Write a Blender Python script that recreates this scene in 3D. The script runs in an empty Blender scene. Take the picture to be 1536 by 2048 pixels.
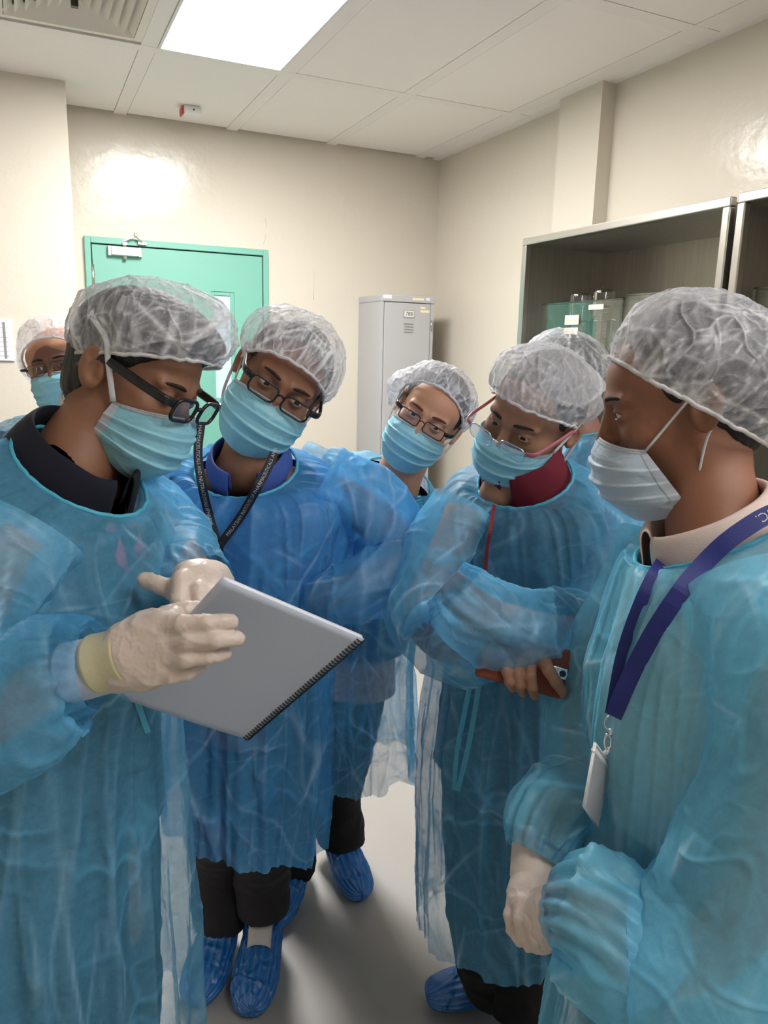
import bpy, bmesh, math, random
import numpy as np
from mathutils import Vector, Matrix
from mathutils.bvhtree import BVHTree

# ------------------------------------------------------------------ camera, light, exposure
scene = bpy.context.scene
FPX, PITCH, ROLL, YAW, CAMH = 1521.6, 0.20881, 0.02439, 0.44054, 1.52
CX, CY = 768.0, 1024.0
_fw = np.array([math.sin(YAW)*math.cos(PITCH), math.cos(YAW)*math.cos(PITCH), -math.sin(PITCH)])
_r0 = np.array([math.cos(YAW), -math.sin(YAW), 0.0]); _u0 = np.cross(_r0, _fw)
_rt = math.cos(ROLL)*_r0 + math.sin(ROLL)*_u0
_up = -math.sin(ROLL)*_r0 + math.cos(ROLL)*_u0
LAT = _r0.copy(); DEP = np.array([math.sin(YAW), math.cos(YAW), 0.0]); ZUP = np.array([0, 0, 1.0])
CAMP = np.array([0, 0, CAMH])
def ray(px, py): return _fw + _rt*(px-CX)/FPX - _up*(py-CY)/FPX
def P(px, py, d): return CAMP + ray(px, py)*d          # a point at distance d in front of the camera
def K(lat, D, z): return LAT*lat + DEP*D + ZUP*z       # lateral, depth over the floor, height
def onX(px, py, X): r = ray(px, py); return CAMP + r*(X/r[0])
def onY(px, py, Y): r = ray(px, py); return CAMP + r*(Y/r[1])
def onZ(px, py, Z): r = ray(px, py); return CAMP + r*((Z-CAMH)/r[2])

cam = bpy.data.cameras.new('camera'); co = bpy.data.objects.new('camera', cam); scene.collection.objects.link(co)
m = Matrix.Identity(4)
for i in range(3):
    m[i][0] = _rt[i]; m[i][1] = _up[i]; m[i][2] = -_fw[i]; m[i][3] = CAMP[i]
co.matrix_world = m
cam.sensor_fit = 'HORIZONTAL'; cam.sensor_width = 36.0; cam.lens = FPX/1536*36.0; cam.clip_start = 0.02
scene.camera = co
W_X, W_Y, CEIL = 2.5, 4.594, 2.72
LX, LY = -1.9, -2.4
w = bpy.data.worlds.new('world'); scene.world = w; w.use_nodes = True
w.node_tree.nodes['Background'].inputs[0].default_value = (0.9, 0.93, 1, 1)
w.node_tree.nodes['Background'].inputs[1].default_value = 0.02
PANEL_E = 54.0; PANEL_BACK = 13.0
EXPOSURE = 0.1
scene.view_settings.view_transform = 'Standard'; scene.view_settings.look = 'None'
scene.view_settings.exposure = EXPOSURE; scene.view_settings.gamma = 1.0
scene.view_settings.use_curve_mapping = False
try:
    scene.cycles.transparent_max_bounces = 24
    scene.cycles.max_bounces = 8
except Exception: pass

# ------------------------------------------------------------------ materials
MATS = {}
def newmat(name):
    mt = bpy.data.materials.new(name); mt.use_nodes = True
    nt = mt.node_tree; nt.nodes.clear(); out = nt.nodes.new('ShaderNodeOutputMaterial')
    MATS[name] = mt
    return mt, nt, out
def N(nt, typ, **kw):
    n = nt.nodes.new(typ)
    for k, v in kw.items():
        if k in n.inputs.keys(): n.inputs[k].default_value = v
        else: setattr(n, k, v)
    return n
def c4(c): return (c[0], c[1], c[2], 1.0)
def srgb(r, g, b):
    f = lambda v: (v/255/12.92) if v/255 <= .04045 else ((v/255+.055)/1.055)**2.4
    return (f(r), f(g), f(b))
def princ(name, col, rough=.5, metal=0., spec=.5, bump=0., bscale=40., trans=0., sss=0., noise=0., stretch=None, emis=0., ior=None, bdist=.002):
    mt, nt, out = newmat(name)
    b = N(nt, 'ShaderNodeBsdfPrincipled'); nt.links.new(b.outputs[0], out.inputs[0])
    b.inputs['Base Color'].default_value = c4(col); b.inputs['Roughness'].default_value = rough
    b.inputs['Metallic'].default_value = metal; b.inputs['Specular IOR Level'].default_value = spec
    b.inputs['Transmission Weight'].default_value = trans
    if ior: b.inputs['IOR'].default_value = ior
    if sss:
        b.inputs['Subsurface Weight'].default_value = sss; b.inputs['Subsurface Radius'].default_value = (1, .35, .2)
        b.inputs['Subsurface Scale'].default_value = .006
    if emis:
        b.inputs['Emission Color'].default_value = c4(col); b.inputs['Emission Strength'].default_value = emis
    if bump or noise:
        tc = N(nt, 'ShaderNodeTexCoord'); mp = N(nt, 'ShaderNodeMapping')
        if stretch: mp.inputs['Scale'].default_value = stretch
        nt.links.new(tc.outputs['Object'], mp.inputs[0])
        nz = N(nt, 'ShaderNodeTexNoise', Scale=bscale, Detail=5.0, Roughness=.6); nt.links.new(mp.outputs[0], nz.inputs[0])
        if bump:
            bp = N(nt, 'ShaderNodeBump', Strength=bump, Distance=bdist); nt.links.new(nz.outputs[0], bp.inputs['Height'])
            nt.links.new(bp.outputs[0], b.inputs['Normal'])
        if noise:
            mx = N(nt, 'ShaderNodeMix', data_type='RGBA'); nt.links.new(nz.outputs[0], mx.inputs[0])
            mx.inputs[6].default_value = c4([max(0, x*(1-noise)) for x in col]); mx.inputs[7].default_value = c4([min(1, x*(1+noise)) for x in col])
            nt.links.new(mx.outputs[2], b.inputs['Base Color'])
    return mt
def cloth(name, col, opac=.6, oprange=.25, trans=.35, white=.25, fiber=70., creasecol=None, vor=7.0, bump=.5, gloss=.04, streak=.35):
    """thin nonwoven sheet: fibres let part of the light through; folded creases are denser"""
    mt, nt, out = newmat(name); L = nt.links.new
    tc = N(nt, 'ShaderNodeTexCoord')
    nz = N(nt, 'ShaderNodeTexNoise', Scale=fiber, Detail=6.0, Roughness=.7); L(tc.outputs['Object'], nz.inputs[0])
    wn = N(nt, 'ShaderNodeTexNoise', Scale=5.0, Detail=2.0); L(tc.outputs['Object'], wn.inputs[0])
    wa = N(nt, 'ShaderNodeVectorMath', operation='SCALE'); wa.inputs['Scale'].default_value = .22; L(wn.outputs['Color'], wa.inputs[0])
    ad = N(nt, 'ShaderNodeVectorMath', operation='ADD'); L(tc.outputs['Object'], ad.inputs[0]); L(wa.outputs[0], ad.inputs[1])
    vo = N(nt, 'ShaderNodeTexVoronoi', feature='DISTANCE_TO_EDGE', Scale=vor); L(ad.outputs[0], vo.inputs['Vector'])
    ln = N(nt, 'ShaderNodeMapRange'); ln.inputs['From Min'].default_value = .0; ln.inputs['From Max'].default_value = .05
    ln.inputs['To Min'].default_value = 1.; ln.inputs['To Max'].default_value = 0.; L(vo.outputs['Distance'], ln.inputs['Value'])
    gt = N(nt, 'ShaderNodeTexNoise', Scale=4.0, Detail=1.0); L(ad.outputs[0], gt.inputs[0])
    gm = N(nt, 'ShaderNodeMapRange'); gm.inputs['From Min'].default_value = .48; gm.inputs['From Max'].default_value = .62; L(gt.outputs[0], gm.inputs['Value'])
    ml = N(nt, 'ShaderNodeMath', operation='MULTIPLY'); L(ln.outputs[0], ml.inputs[0]); L(gm.outputs[0], ml.inputs[1])
    at = N(nt, 'ShaderNodeAttribute', attribute_name='crease')
    m1 = N(nt, 'ShaderNodeMath', operation='MULTIPLY_ADD'); L(nz.outputs[0], m1.inputs[0]); m1.inputs[1].default_value = oprange; m1.inputs[2].default_value = opac-oprange*.5
    m2 = N(nt, 'ShaderNodeMath', operation='MULTIPLY_ADD'); L(ml.outputs[0], m2.inputs[0]); m2.inputs[1].default_value = streak*.5; L(m1.outputs[0], m2.inputs[2])
    m3 = N(nt, 'ShaderNodeMath', operation='MULTIPLY_ADD', use_clamp=True); L(at.outputs['Fac'], m3.inputs[0]); m3.inputs[1].default_value = streak; L(m2.outputs[0], m3.inputs[2])
    cc = N(nt, 'ShaderNodeMix', data_type='RGBA'); L(at.outputs['Fac'], cc.inputs[0])
    cc.inputs[6].default_value = c4(col); cc.inputs[7].default_value = c4(creasecol or [min(1, x+white*(1-x)) for x in col])
    hb = N(nt, 'ShaderNodeMath', operation='MULTIPLY_ADD'); L(nz.outputs[0], hb.inputs[0]); hb.inputs[1].default_value = .25
    sm = N(nt, 'ShaderNodeMapRange', interpolation_type='SMOOTHSTEP'); sm.inputs['From Max'].default_value = .18; sm.inputs['To Min'].default_value = 1.; sm.inputs['To Max'].default_value = 0.
    L(vo.outputs['Distance'], sm.inputs['Value']); L(sm.outputs[0], hb.inputs[2])
    bp = N(nt, 'ShaderNodeBump', Strength=bump, Distance=.006); L(hb.outputs[0], bp.inputs['Height'])
    df = N(nt, 'ShaderNodeBsdfDiffuse'); tr = N(nt, 'ShaderNodeBsdfTranslucent'); gl = N(nt, 'ShaderNodeBsdfGlossy', Roughness=.38)
    for s in (df, tr): L(cc.outputs[2], s.inputs['Color']); L(bp.outputs[0], s.inputs['Normal'])
    L(bp.outputs[0], gl.inputs['Normal'])
    x1 = N(nt, 'ShaderNodeMixShader', Fac=trans); L(df.outputs[0], x1.inputs[1]); L(tr.outputs[0], x1.inputs[2])
    x2 = N(nt, 'ShaderNodeMixShader', Fac=gloss); L(x1.outputs[0], x2.inputs[1]); L(gl.outputs[0], x2.inputs[2])
    tp = N(nt, 'ShaderNodeBsdfTransparent')
    x3 = N(nt, 'ShaderNodeMixShader'); L(m3.outputs[0], x3.inputs[0]); L(tp.outputs[0], x3.inputs[1]); L(x2.outputs[0], x3.inputs[2])
    L(x3.outputs[0], out.inputs[0])
    return mt
def clear(name, amount, col=(.97, .985, .98)):
    mt, nt, out = newmat(name); L = nt.links.new
    t = N(nt, 'ShaderNodeBsdfTransparent'); t.inputs[0].default_value = c4(col); g = N(nt, 'ShaderNodeBsdfGlossy', Roughness=.03)
    lw = N(nt, 'ShaderNodeLayerWeight', Blend=.35); mu = N(nt, 'ShaderNodeMath', operation='MULTIPLY_ADD', use_clamp=True); L(lw.outputs['Fresnel'], mu.inputs[0]); mu.inputs[1].default_value = .7 if name == 'lab_glass' else .30; mu.inputs[2].default_value = amount*.25
    x = N(nt, 'ShaderNodeMixShader'); L(mu.outputs[0], x.inputs[0]); L(t.outputs[0], x.inputs[1]); L(g.outputs[0], x.inputs[2]); L(x.outputs[0], out.inputs[0]); return mt
M = MATS
princ('wall_paint', srgb(214, 207, 193), .19, bump=.5, bscale=14, spec=.45, bdist=.004)
princ('ceiling_paint', srgb(246, 240, 238), .6)
princ('ceiling_strip', srgb(243, 237, 235), .55)
princ('dark_gap', srgb(120, 114, 108), .8)
princ('floor_vinyl', srgb(176, 172, 166), .38, noise=.04, bscale=3, spec=.4)
princ('green_paint', srgb(118, 180, 163), .4, bump=.05, bscale=60)
princ('black_gap', (.01, .012, .012), .7)
princ('frosted_pane', srgb(190, 212, 226), .5, emis=.04)
princ('steel', (.50, .47, .42), .42, metal=1.0, bump=.12, bscale=60, stretch=(1, 1, .04), noise=.22)
princ('steel_trim', (.62, .60, .56), .3, metal=1.0, bump=.05, bscale=80)
princ('chrome', (.75, .75, .76), .18, metal=1.0)
princ('locker_grey', srgb(178, 178, 180), .42, bump=.03, bscale=100)
princ('white_plastic', srgb(232, 232, 230), .45)
princ('red_plastic', srgb(190, 60, 50), .4)
princ('paper', srgb(226, 226, 232), .7)
princ('cover_paper', srgb(206, 216, 234), .6)
princ('cream_label', srgb(238, 226, 190), .7)
princ('ink', (.02, .02, .025), .6)
princ('grey_ink', (.25, .25, .27), .7)
princ('vent_metal', srgb(232, 226, 216), .5)
princ('vent_dark', srgb(60, 58, 52), .8)
princ('black_plastic', (.012, .012, .014), .25)
princ('dark_metal', (.05, .04, .04), .3, metal=.8)
princ('pink_plastic', srgb(190, 110, 120), .3)
princ('navy_knit', srgb(22, 24, 40), .9, bump=.3, bscale=500)
princ('blue_shirt', srgb(62, 92, 170), .8, bump=.15, bscale=400)
princ('dark_blue_cloth', srgb(28, 34, 70), .9)
princ('maroon_cloth', srgb(112, 22, 42), .85, bump=.2, bscale=400)
princ('dark_plum_cloth', srgb(48, 36, 52), .9)
princ('pale_shirt', srgb(205, 205, 190), .8)
princ('cream_collar', srgb(226, 206, 196), .8, bump=.4, bscale=500)
princ('charcoal_trousers', srgb(44, 40, 42), .9, bump=.2, bscale=200)
princ('navy_trousers', srgb(20, 24, 36), .9)
princ('black_trousers', (.004, .004, .004), .9)
princ('brown_trousers', srgb(62, 52, 48), .9)
princ('hijab_cloth', srgb(190, 140, 112), .85, bump=.2, bscale=200)
princ('hair', (.008, .007, .007), .5, bump=.8, bscale=300, stretch=(1, 1, .15))
clear('lens', .06)
clear('acrylic', .10)
clear('lab_glass', .16)
princ('eye_white', (.62, .58, .55), .25)
princ('iris', (.03, .015, .01), .15)
princ('lanyard_black', (.01, .011, .02), .6, bump=.3, bscale=900)
princ('lanyard_blue', srgb(26, 38, 118), .5, bump=.3, bscale=900)
princ('lanyard_red', srgb(150, 30, 40), .5)
princ('print_white', srgb(190, 194, 205), .7)
princ('leather', srgb(122, 52, 30), .35, bump=.15, bscale=250)
princ('yellow_card', srgb(190, 165, 70), .6)
princ('badge_plastic', srgb(196, 188, 186), .25)
princ('loop_white', srgb(214, 214, 218), .7)
princ('lips', srgb(120, 60, 50), .5)
princ('brow_dark', (.02, .013, .01), .8)
princ('brow_brown', srgb(96, 48, 38), .8)
princ('cuff_white', srgb(214, 218, 230), .9)
princ('shoe_white', srgb(210, 205, 200), .5)
SK = {'A': srgb(148, 104, 80), 'B': srgb(142, 96, 72), 'C': srgb(198, 148, 120), 'D': srgb(164, 120, 96), 'E': srgb(146, 98, 74), 'F': srgb(124, 84, 70), 'G': srgb(170, 124, 110)}
for k, c in SK.items(): princ('skin_'+k, c, .54, sss=.12, bump=.12, bscale=160, noise=.08, bdist=.001)
cloth('gown_cyan', srgb(118, 206, 252), opac=.46, oprange=.34, trans=.26, gloss=.04, streak=.5, white=.4, vor=5.)
cloth('gown_blue', srgb(92, 184, 248), opac=.58, oprange=.34, trans=.3, gloss=.04, streak=.5, white=.4, vor=5.)
cloth('gown_pale', srgb(132, 218, 250), opac=.60, oprange=.34, trans=.3, gloss=.04, streak=.5, white=.4, vor=5.)
cloth('gown_band', srgb(100, 205, 235), opac=.95, oprange=.1, trans=.2)
cloth('cap_fabric', (.84, .86, .93), opac=.33, oprange=.42, trans=.25, white=.6, fiber=160., vor=22., bump=.5, streak=.9)
cloth('cap_fabric_dense', (.84, .86, .93), opac=.50, oprange=.42, trans=.25, white=.6, fiber=160., vor=22., bump=.5, streak=.4)
cloth('cap_band', (.86, .84, .85), opac=.95, oprange=.1, trans=.2, fiber=300.)
cloth('mask_blue', srgb(156, 220, 240), opac=1.4, oprange=.1, trans=.12, fiber=400., vor=12., bump=.25)
cloth('mask_pale', srgb(200, 216, 232), opac=1.4, oprange=.1, trans=.12, fiber=400., vor=12., bump=.25)
cloth('mask_white', srgb(206, 214, 224), opac=1.4, oprange=.1, trans=.15, fiber=400., vor=12., bump=.1)
cloth('shoe_cover', srgb(4, 122, 206), opac=1.2, oprange=.1, trans=.2, fiber=30., vor=18., bump=.6, gloss=.10)
princ('latex', srgb(216, 201, 190), .42, sss=.15, bump=.5, bscale=70, bdist=.0015)
princ('latex_cuff', srgb(214, 206, 168), .45, bump=.3, bscale=60)

# ------------------------------------------------------------------ object helpers
COL = scene.collection
def tag(o, label=None, cat=None, group=None, kind=None):
    if label: o['label'] = label
    if cat: o['category'] = cat
    if group: o['group'] = group
    if kind: o['kind'] = kind
    return o
def setparent(o, parent):
    if parent is None: return
    o.parent = parent
    pw = Matrix.Identity(4); q = parent
    chain = []
    while q is not None: chain.append(q); q = q.parent
    for q in reversed(chain): pw = pw @ q.matrix_parent_inverse @ q.matrix_basis
    o.matrix_parent_inverse = pw.inverted()
def empty(name, loc, label, cat, group=None):
    o = bpy.data.objects.new(name, None); COL.objects.link(o); o.location = Vector(loc); o.empty_display_size = .1
    return tag(o, label, cat, group)
def mesh(name, V, F, mat, parent=None, smooth=True, uv=None, crease=None, mats=None, mi=None):
    me = bpy.data.meshes.new(name)
    me.from_pydata([tuple(map(float, v)) for v in V], [], [tuple(int(i) for i in f) for f in F])
    if uv is not None:
        ul = me.uv_layers.new(name='UV'); li = np.empty(len(me.loops), dtype=np.int32); me.loops.foreach_get('vertex_index', li)
        ul.data.foreach_set('uv', np.asarray(uv, dtype=np.float32)[li].ravel())
    if crease is not None:
        a = me.attributes.new('crease', 'FLOAT', 'POINT'); a.data.foreach_set('value', np.clip(np.asarray(crease, dtype=np.float32).ravel(), 0, 1))
    for x in (mats or [mat]): me.materials.append(MATS[x])
    if mi is not None: me.polygons.foreach_set('material_index', np.asarray(mi, dtype=np.int32))
    if smooth: me.polygons.foreach_set('use_smooth', [True]*len(me.polygons))
    me.validate(); me.update()
    o = bpy.data.objects.new(name, me); COL.objects.link(o); setparent(o, parent)
    return o
class MB:
    def __init__(s): s.V = []; s.F = []; s.MI = []
    def add(s, V, F, mi=0):
        n = len(s.V); s.V += [tuple(v) for v in V]; s.F += [tuple(i+n for i in f) for f in F]; s.MI += [mi]*len(F)
    def box(s, a, b, mi=0):
        x0, y0, z0 = [min(a[i], b[i]) for i in range(3)]; x1, y1, z1 = [max(a[i], b[i]) for i in range(3)]
        s.add([(x0,y0,z0),(x1,y0,z0),(x1,y1,z0),(x0,y1,z0),(x0,y0,z1),(x1,y0,z1),(x1,y1,z1),(x0,y1,z1)],
              [(0,3,2,1),(4,5,6,7),(0,1,5,4),(1,2,6,5),(2,3,7,6),(3,0,4,7)], mi)
    def obox(s, c, ax, ay, az, mi=0):
        c, ax, ay, az = map(np.asarray, (c, ax, ay, az))
        s.add([c+i*ax+j*ay+k*az for k in (-1, 1) for j, i in ((-1,-1),(-1,1),(1,1),(1,-1))],
              [(0,3,2,1),(4,5,6,7),(0,1,5,4),(1,2,6,5),(2,3,7,6),(3,0,4,7)], mi)
    def tube(s, pts, r, n=10, closed=False, mi=0, flat=None, ref=None):
        V, F = tube_geo(pts, r, n, closed, flat, ref); s.add(V, F, mi)
    def build(s, name, mat, parent=None, smooth=False, bevel=0, mats=None):
        o = mesh(name, s.V, s.F, mat, parent, smooth=smooth, mats=mats, mi=s.MI if mats else None)
        if bevel:
            b = o.modifiers.new('bevel', 'BEVEL'); b.width = bevel; b.segments = 2; b.limit_method = 'ANGLE'
        return o
def nrm(v): v = np.asarray(v, float); return v/(np.linalg.norm(v, axis=-1, keepdims=True)+1e-12)
def tube_geo(pts, r, n=10, closed=False, flat=None, ref=None):
    pts = np.asarray(pts, float); m_ = len(pts); r = np.broadcast_to(np.asarray(r, float), (m_,))
    T = np.roll(pts, -1, 0)-np.roll(pts, 1, 0) if closed else np.gradient(pts, axis=0)
    T = nrm(T)
    a = np.asarray(ref, float) if ref is not None else (np.array([0, 0, 1.]) if abs(T[0][2]) < .9 else np.array([1., 0, 0]))
    fr = []
    for t in T:
        a = a-t*(a@t); a = a/(np.linalg.norm(a)+1e-12); fr.append((a.copy(), np.cross(t, a)))
    V = []
    for i in range(m_):
        for k in range(n):
            an = 2*math.pi*k/n; f1, f2 = (1, 1) if flat is None else flat
            V.append(pts[i]+r[i]*(fr[i][0]*math.cos(an)*f1+fr[i][1]*math.sin(an)*f2))
    F = []
    for i in range(m_ if closed else m_-1):
        j = (i+1) % m_
        for k in range(n): F.append((i*n+k, i*n+(k+1) % n, j*n+(k+1) % n, j*n+k))
    if not closed:
        F.append(tuple(range(n))[::-1]); F.append(tuple((m_-1)*n+k for k in range(n)))
    return V, F
def crom(pts, n):
    """Catmull-Rom resample of rows"""
    pts = np.asarray(pts, float); m_ = len(pts)
    if m_ == 2: t = np.linspace(0, 1, n)[:, None]; return pts[0]*(1-t)+pts[1]*t
    e = np.vstack([2*pts[0]-pts[1], pts, 2*pts[-1]-pts[-2]])
    t = np.linspace(0, m_-1-1e-6, n); i = t.astype(int); f = (t-i)[:, None]
    p0, p1, p2, p3 = e[i], e[i+1], e[i+2], e[i+3]
    return .5*((2*p1)+(-p0+p2)*f+(2*p0-5*p1+4*p2-p3)*f**2+(-p0+3*p1-3*p2+p3)*f**3)

# ------------------------------------------------------------------ noise
_rng = np.random.RandomState(7); _perm = _rng.permutation(256); _perm = np.concatenate([_perm, _perm, _perm])
_grad = nrm(_rng.normal(size=(256, 3)))
def perlin(p):
    p = np.asarray(p, float); s = p.shape[:-1]; p = p.reshape(-1, 3)
    i = np.floor(p).astype(int); f = p-i; u = f*f*f*(f*(f*6-15)+10); i = i & 255
    res = 0
    for dx in (0, 1):
        wx = u[:, 0] if dx else 1-u[:, 0]
        for dy in (0, 1):
            wy = u[:, 1] if dy else 1-u[:, 1]
            for dz in (0, 1):
                wz = u[:, 2] if dz else 1-u[:, 2]
                h = _perm[_perm[_perm[(i[:, 0]+dx) & 255]+((i[:, 1]+dy) & 255)]+((i[:, 2]+dz) & 255)]
                g = _grad[h]
                res = res+wx*wy*wz*(g[:, 0]*(f[:, 0]-dx)+g[:, 1]*(f[:, 1]-dy)+g[:, 2]*(f[:, 2]-dz))
    return (res*1.6).reshape(s)
def ridge(p, w=.12): return np.clip(1-np.abs(perlin(p))/w, 0, 1)
def crumple(Pt, seed, sc=7., w=.16, stretch=(1, 1, 1)):
    q = Pt*np.asarray(stretch)*sc+seed*13.7
    q = q+.35*np.stack([perlin(q*.7+5), perlin(q*.7+17), perlin(q*.7+31)], -1)
    pa = np.abs(perlin(q)); a = np.clip(1-pa/w, 0, 1)*.7+.5*(1-np.clip(pa*1.6, 0, 1)); b = ridge(q*1.9+41, w*.8)*.4; c = ridge(q*3.7+91, w)*.12
    g = np.clip(perlin(q*.45+7)*2.2+.55, 0, 1)
    return (a*g+b*(1-g*.5)+c)/1.3, (np.clip(1-pa/(w*.45), 0, 1)**1.5*g+.7*ridge(q*1.9+41, w*.35)*np.clip(g*2-.4, 0, 1))
# ------------------------------------------------------------------ lofts
def grid_mesh(name, G, mat, parent=None, closed=True, crease=None, smooth=True):
    nv, nu = G.shape[:2]; V = G.reshape(-1, 3); F = []
    uu = nu if closed else nu-1
    i = np.arange(nv-1)[:, None]*nu; k = np.arange(uu)[None]; k2 = (k+1) % nu
    F = np.stack([i+k, i+k2, i+nu+k2, i+nu+k], -1).reshape(-1, 4)
    uv = np.stack(np.meshgrid(np.linspace(0, 1, nu), np.linspace(0, 1, nv)), -1).reshape(-1, 2)
    return mesh(name, V, F, mat, parent, smooth=smooth, uv=uv, crease=crease)
def gnormals(G, closed=True):
    du = np.roll(G, -1, 1)-np.roll(G, 1, 1) if closed else np.gradient(G, axis=1)
    dv = np.gradient(G, axis=0)
    return nrm(np.cross(du, dv))
def S(lat, D, z, rx, ry, face=-90, tilt=0, pitch=0, ex=1.0):
    """torso ring: centre, half width across the shoulders, half depth, facing angle"""
    return dict(c=K(lat, D, z), rx=rx, ry=ry, face=face, tilt=tilt, pitch=pitch, ex=ex)
def torso_grid(st, nu, nv, scale=1.0, v0=0., v1=1.):
    rows = np.array([list(s['c'])+[s['rx'], s['ry'], s['face'], s['tilt'], s['pitch'], s['ex']] for s in st])
    R_ = crom(rows, max(nv*2, 50)); n = len(R_)
    d = np.linalg.norm(np.diff(R_[:, :3], axis=0), axis=1)+np.abs(np.diff(R_[:, 3]))*.6
    cum = np.concatenate([[0], np.cumsum(d)]); cum /= cum[-1]
    t = np.linspace(v0, v1, nv); R_ = np.stack([np.interp(t, cum, R_[:, k]) for k in range(9)], 1)
    u = np.arange(nu)/nu*2*math.pi
    th = np.radians(R_[:, 5]); ti = np.radians(R_[:, 6]); pi_ = np.radians(R_[:, 7])
    fr = LAT[None]*np.cos(th)[:, None]+DEP[None]*np.sin(th)[:, None]
    ax = np.cross(fr, ZUP[None]); ax = ax*np.cos(ti)[:, None]+ZUP*np.sin(ti)[:, None]
    ay = fr*np.cos(pi_)[:, None]+ZUP*np.sin(pi_)[:, None]
    sx = np.sin(u); cx = np.cos(u)
    e = R_[:, 8][:, None]
    px = np.sign(sx)[None]*np.abs(sx)[None]**e; py = np.sign(cx)[None]*np.abs(cx)[None]**e
    G = R_[:, None, :3]+ax[:, None]*(R_[:, 3]*scale)[:, None, None]*px[..., None]+ay[:, None]*(R_[:, 4]*scale)[:, None, None]*py[..., None]
    return G
def drape(G, seed, amp=.02, fold=.006, vtop=.06, longk=5.0, cr=5., hem=0.012):
    nv, nu = G.shape[:2]; Nn = gnormals(G)
    u = np.arange(nu)/nu*2*math.pi; v = np.linspace(0, 1, nv)
    UU, VV = np.meshgrid(u, v)
    q = np.stack([np.cos(UU)*longk, np.sin(UU)*longk, VV*1.6+seed*7.3], -1)*.8
    q = q+.25*np.stack([perlin(q*1.3+3), perlin(q*1.3+9), perlin(q*1.3+19)*0], -1)
    lon = perlin(q); lr = ridge(q*1.4+21, .22)
    ramp = np.clip((VV-.0)/vtop, 0, 1)
    grow = .35+.9*VV
    c, k = crumple(G, seed, cr, .10)
    c2, k2 = crumple(G, seed+3, cr*.6, .10, (1, 1, .35))
    s1, q1 = creases(G, seed+40, 34, .007, (.10, .42), .016, (math.pi/2, .35)); s2, q2 = creases(G, seed+60, 46, .0045, (.05, .22), .010)
    d = ramp*(amp*grow*lon*1.5+amp*.45*grow*lr+fold*.6*(c-.3)+fold*.9*(c2-.3)+s1+s2)
    cre = np.clip(ramp*(.30*k+.30*k2+.25*lr**4*(VV > .1)+q1+q2*.8), 0, 1)
    G2 = G+Nn*d[..., None]
    if hem:
        wv = perlin(np.stack([np.cos(UU)*2.2, np.sin(UU)*2.2, VV*0+seed*5.1], -1))
        G2[..., 2] += hem*wv*np.clip((VV-.8)/.2, 0, 1)*2
    return G2, cre
def creases(G, seed, n=30, A=.005, ln=(.08, .26), w=.012, bias=None, vr=(0., 1.)):
    rs = np.random.RandomState(seed*31+5); nv, nu = G.shape[:2]
    C = np.linalg.norm(np.roll(G, -1, 1)-G, axis=-1).sum(1).mean(); L = np.concatenate([[0], np.cumsum(np.linalg.norm(np.diff(G, axis=0), axis=-1).mean(1))])
    X = (np.arange(nu)/nu*C)[None, :]+np.zeros((nv, 1)); Y = L[:, None]+np.zeros((1, nu)); D = np.zeros((nv, nu)); Kc = np.zeros((nv, nu))
    for i in range(n):
        x0 = rs.rand()*C; y0 = L[-1]*(vr[0]+(vr[1]-vr[0])*rs.rand()); l = rs.uniform(*ln); a = rs.uniform(0, math.pi) if bias is None else rs.normal(bias[0], bias[1])
        dx, dy = math.cos(a), math.sin(a); px = (X-x0+C/2) % C-C/2; py = Y-y0; bend = rs.normal(0, .25)
        t = (px*dx+py*dy)/l; dist = np.abs(-px*dy+py*dx-bend*l*(t-.5)**2*.6); f = np.clip(1-np.abs(t-.5)*2, 0, 1)**.6; sg = 1 if rs.rand() < .62 else -1
        am = A*rs.uniform(.4, 1.3); D += sg*am*f*np.exp(-dist/(w*rs.uniform(.7, 1.6))); Kc = np.maximum(Kc, f*np.exp(-(dist/.0028)**2)*rs.uniform(.35, 1.)*(1 if sg > 0 else .5))
    return D, Kc
def path_grid(pts, radii, nu, nv, ref=(0, 0, 1), flat=1.0):
    rows = np.hstack([np.asarray(pts, float), np.asarray(radii, float)[:, None]])
    R_ = crom(rows, nv*3); d = np.linalg.norm(np.diff(R_[:, :3], axis=0), axis=1); cum = np.concatenate([[0], np.cumsum(d)]); cum /= cum[-1]
    t = np.linspace(0, 1, nv); R_ = np.stack([np.interp(t, cum, R_[:, k]) for k in range(4)], 1)
    T = nrm(np.gradient(R_[:, :3], axis=0)); a = np.asarray(ref, float); G = np.zeros((nv, nu, 3)); u = np.arange(nu)/nu*2*math.pi
    for i in range(nv):
        a = a-T[i]*(a@T[i]); a /= np.linalg.norm(a)+1e-12; b = np.cross(T[i], a)
        G[i] = R_[i, :3]+R_[i, 3]*(np.cos(u)[:, None]*a*flat+np.sin(u)[:, None]*b)
    return G
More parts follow.
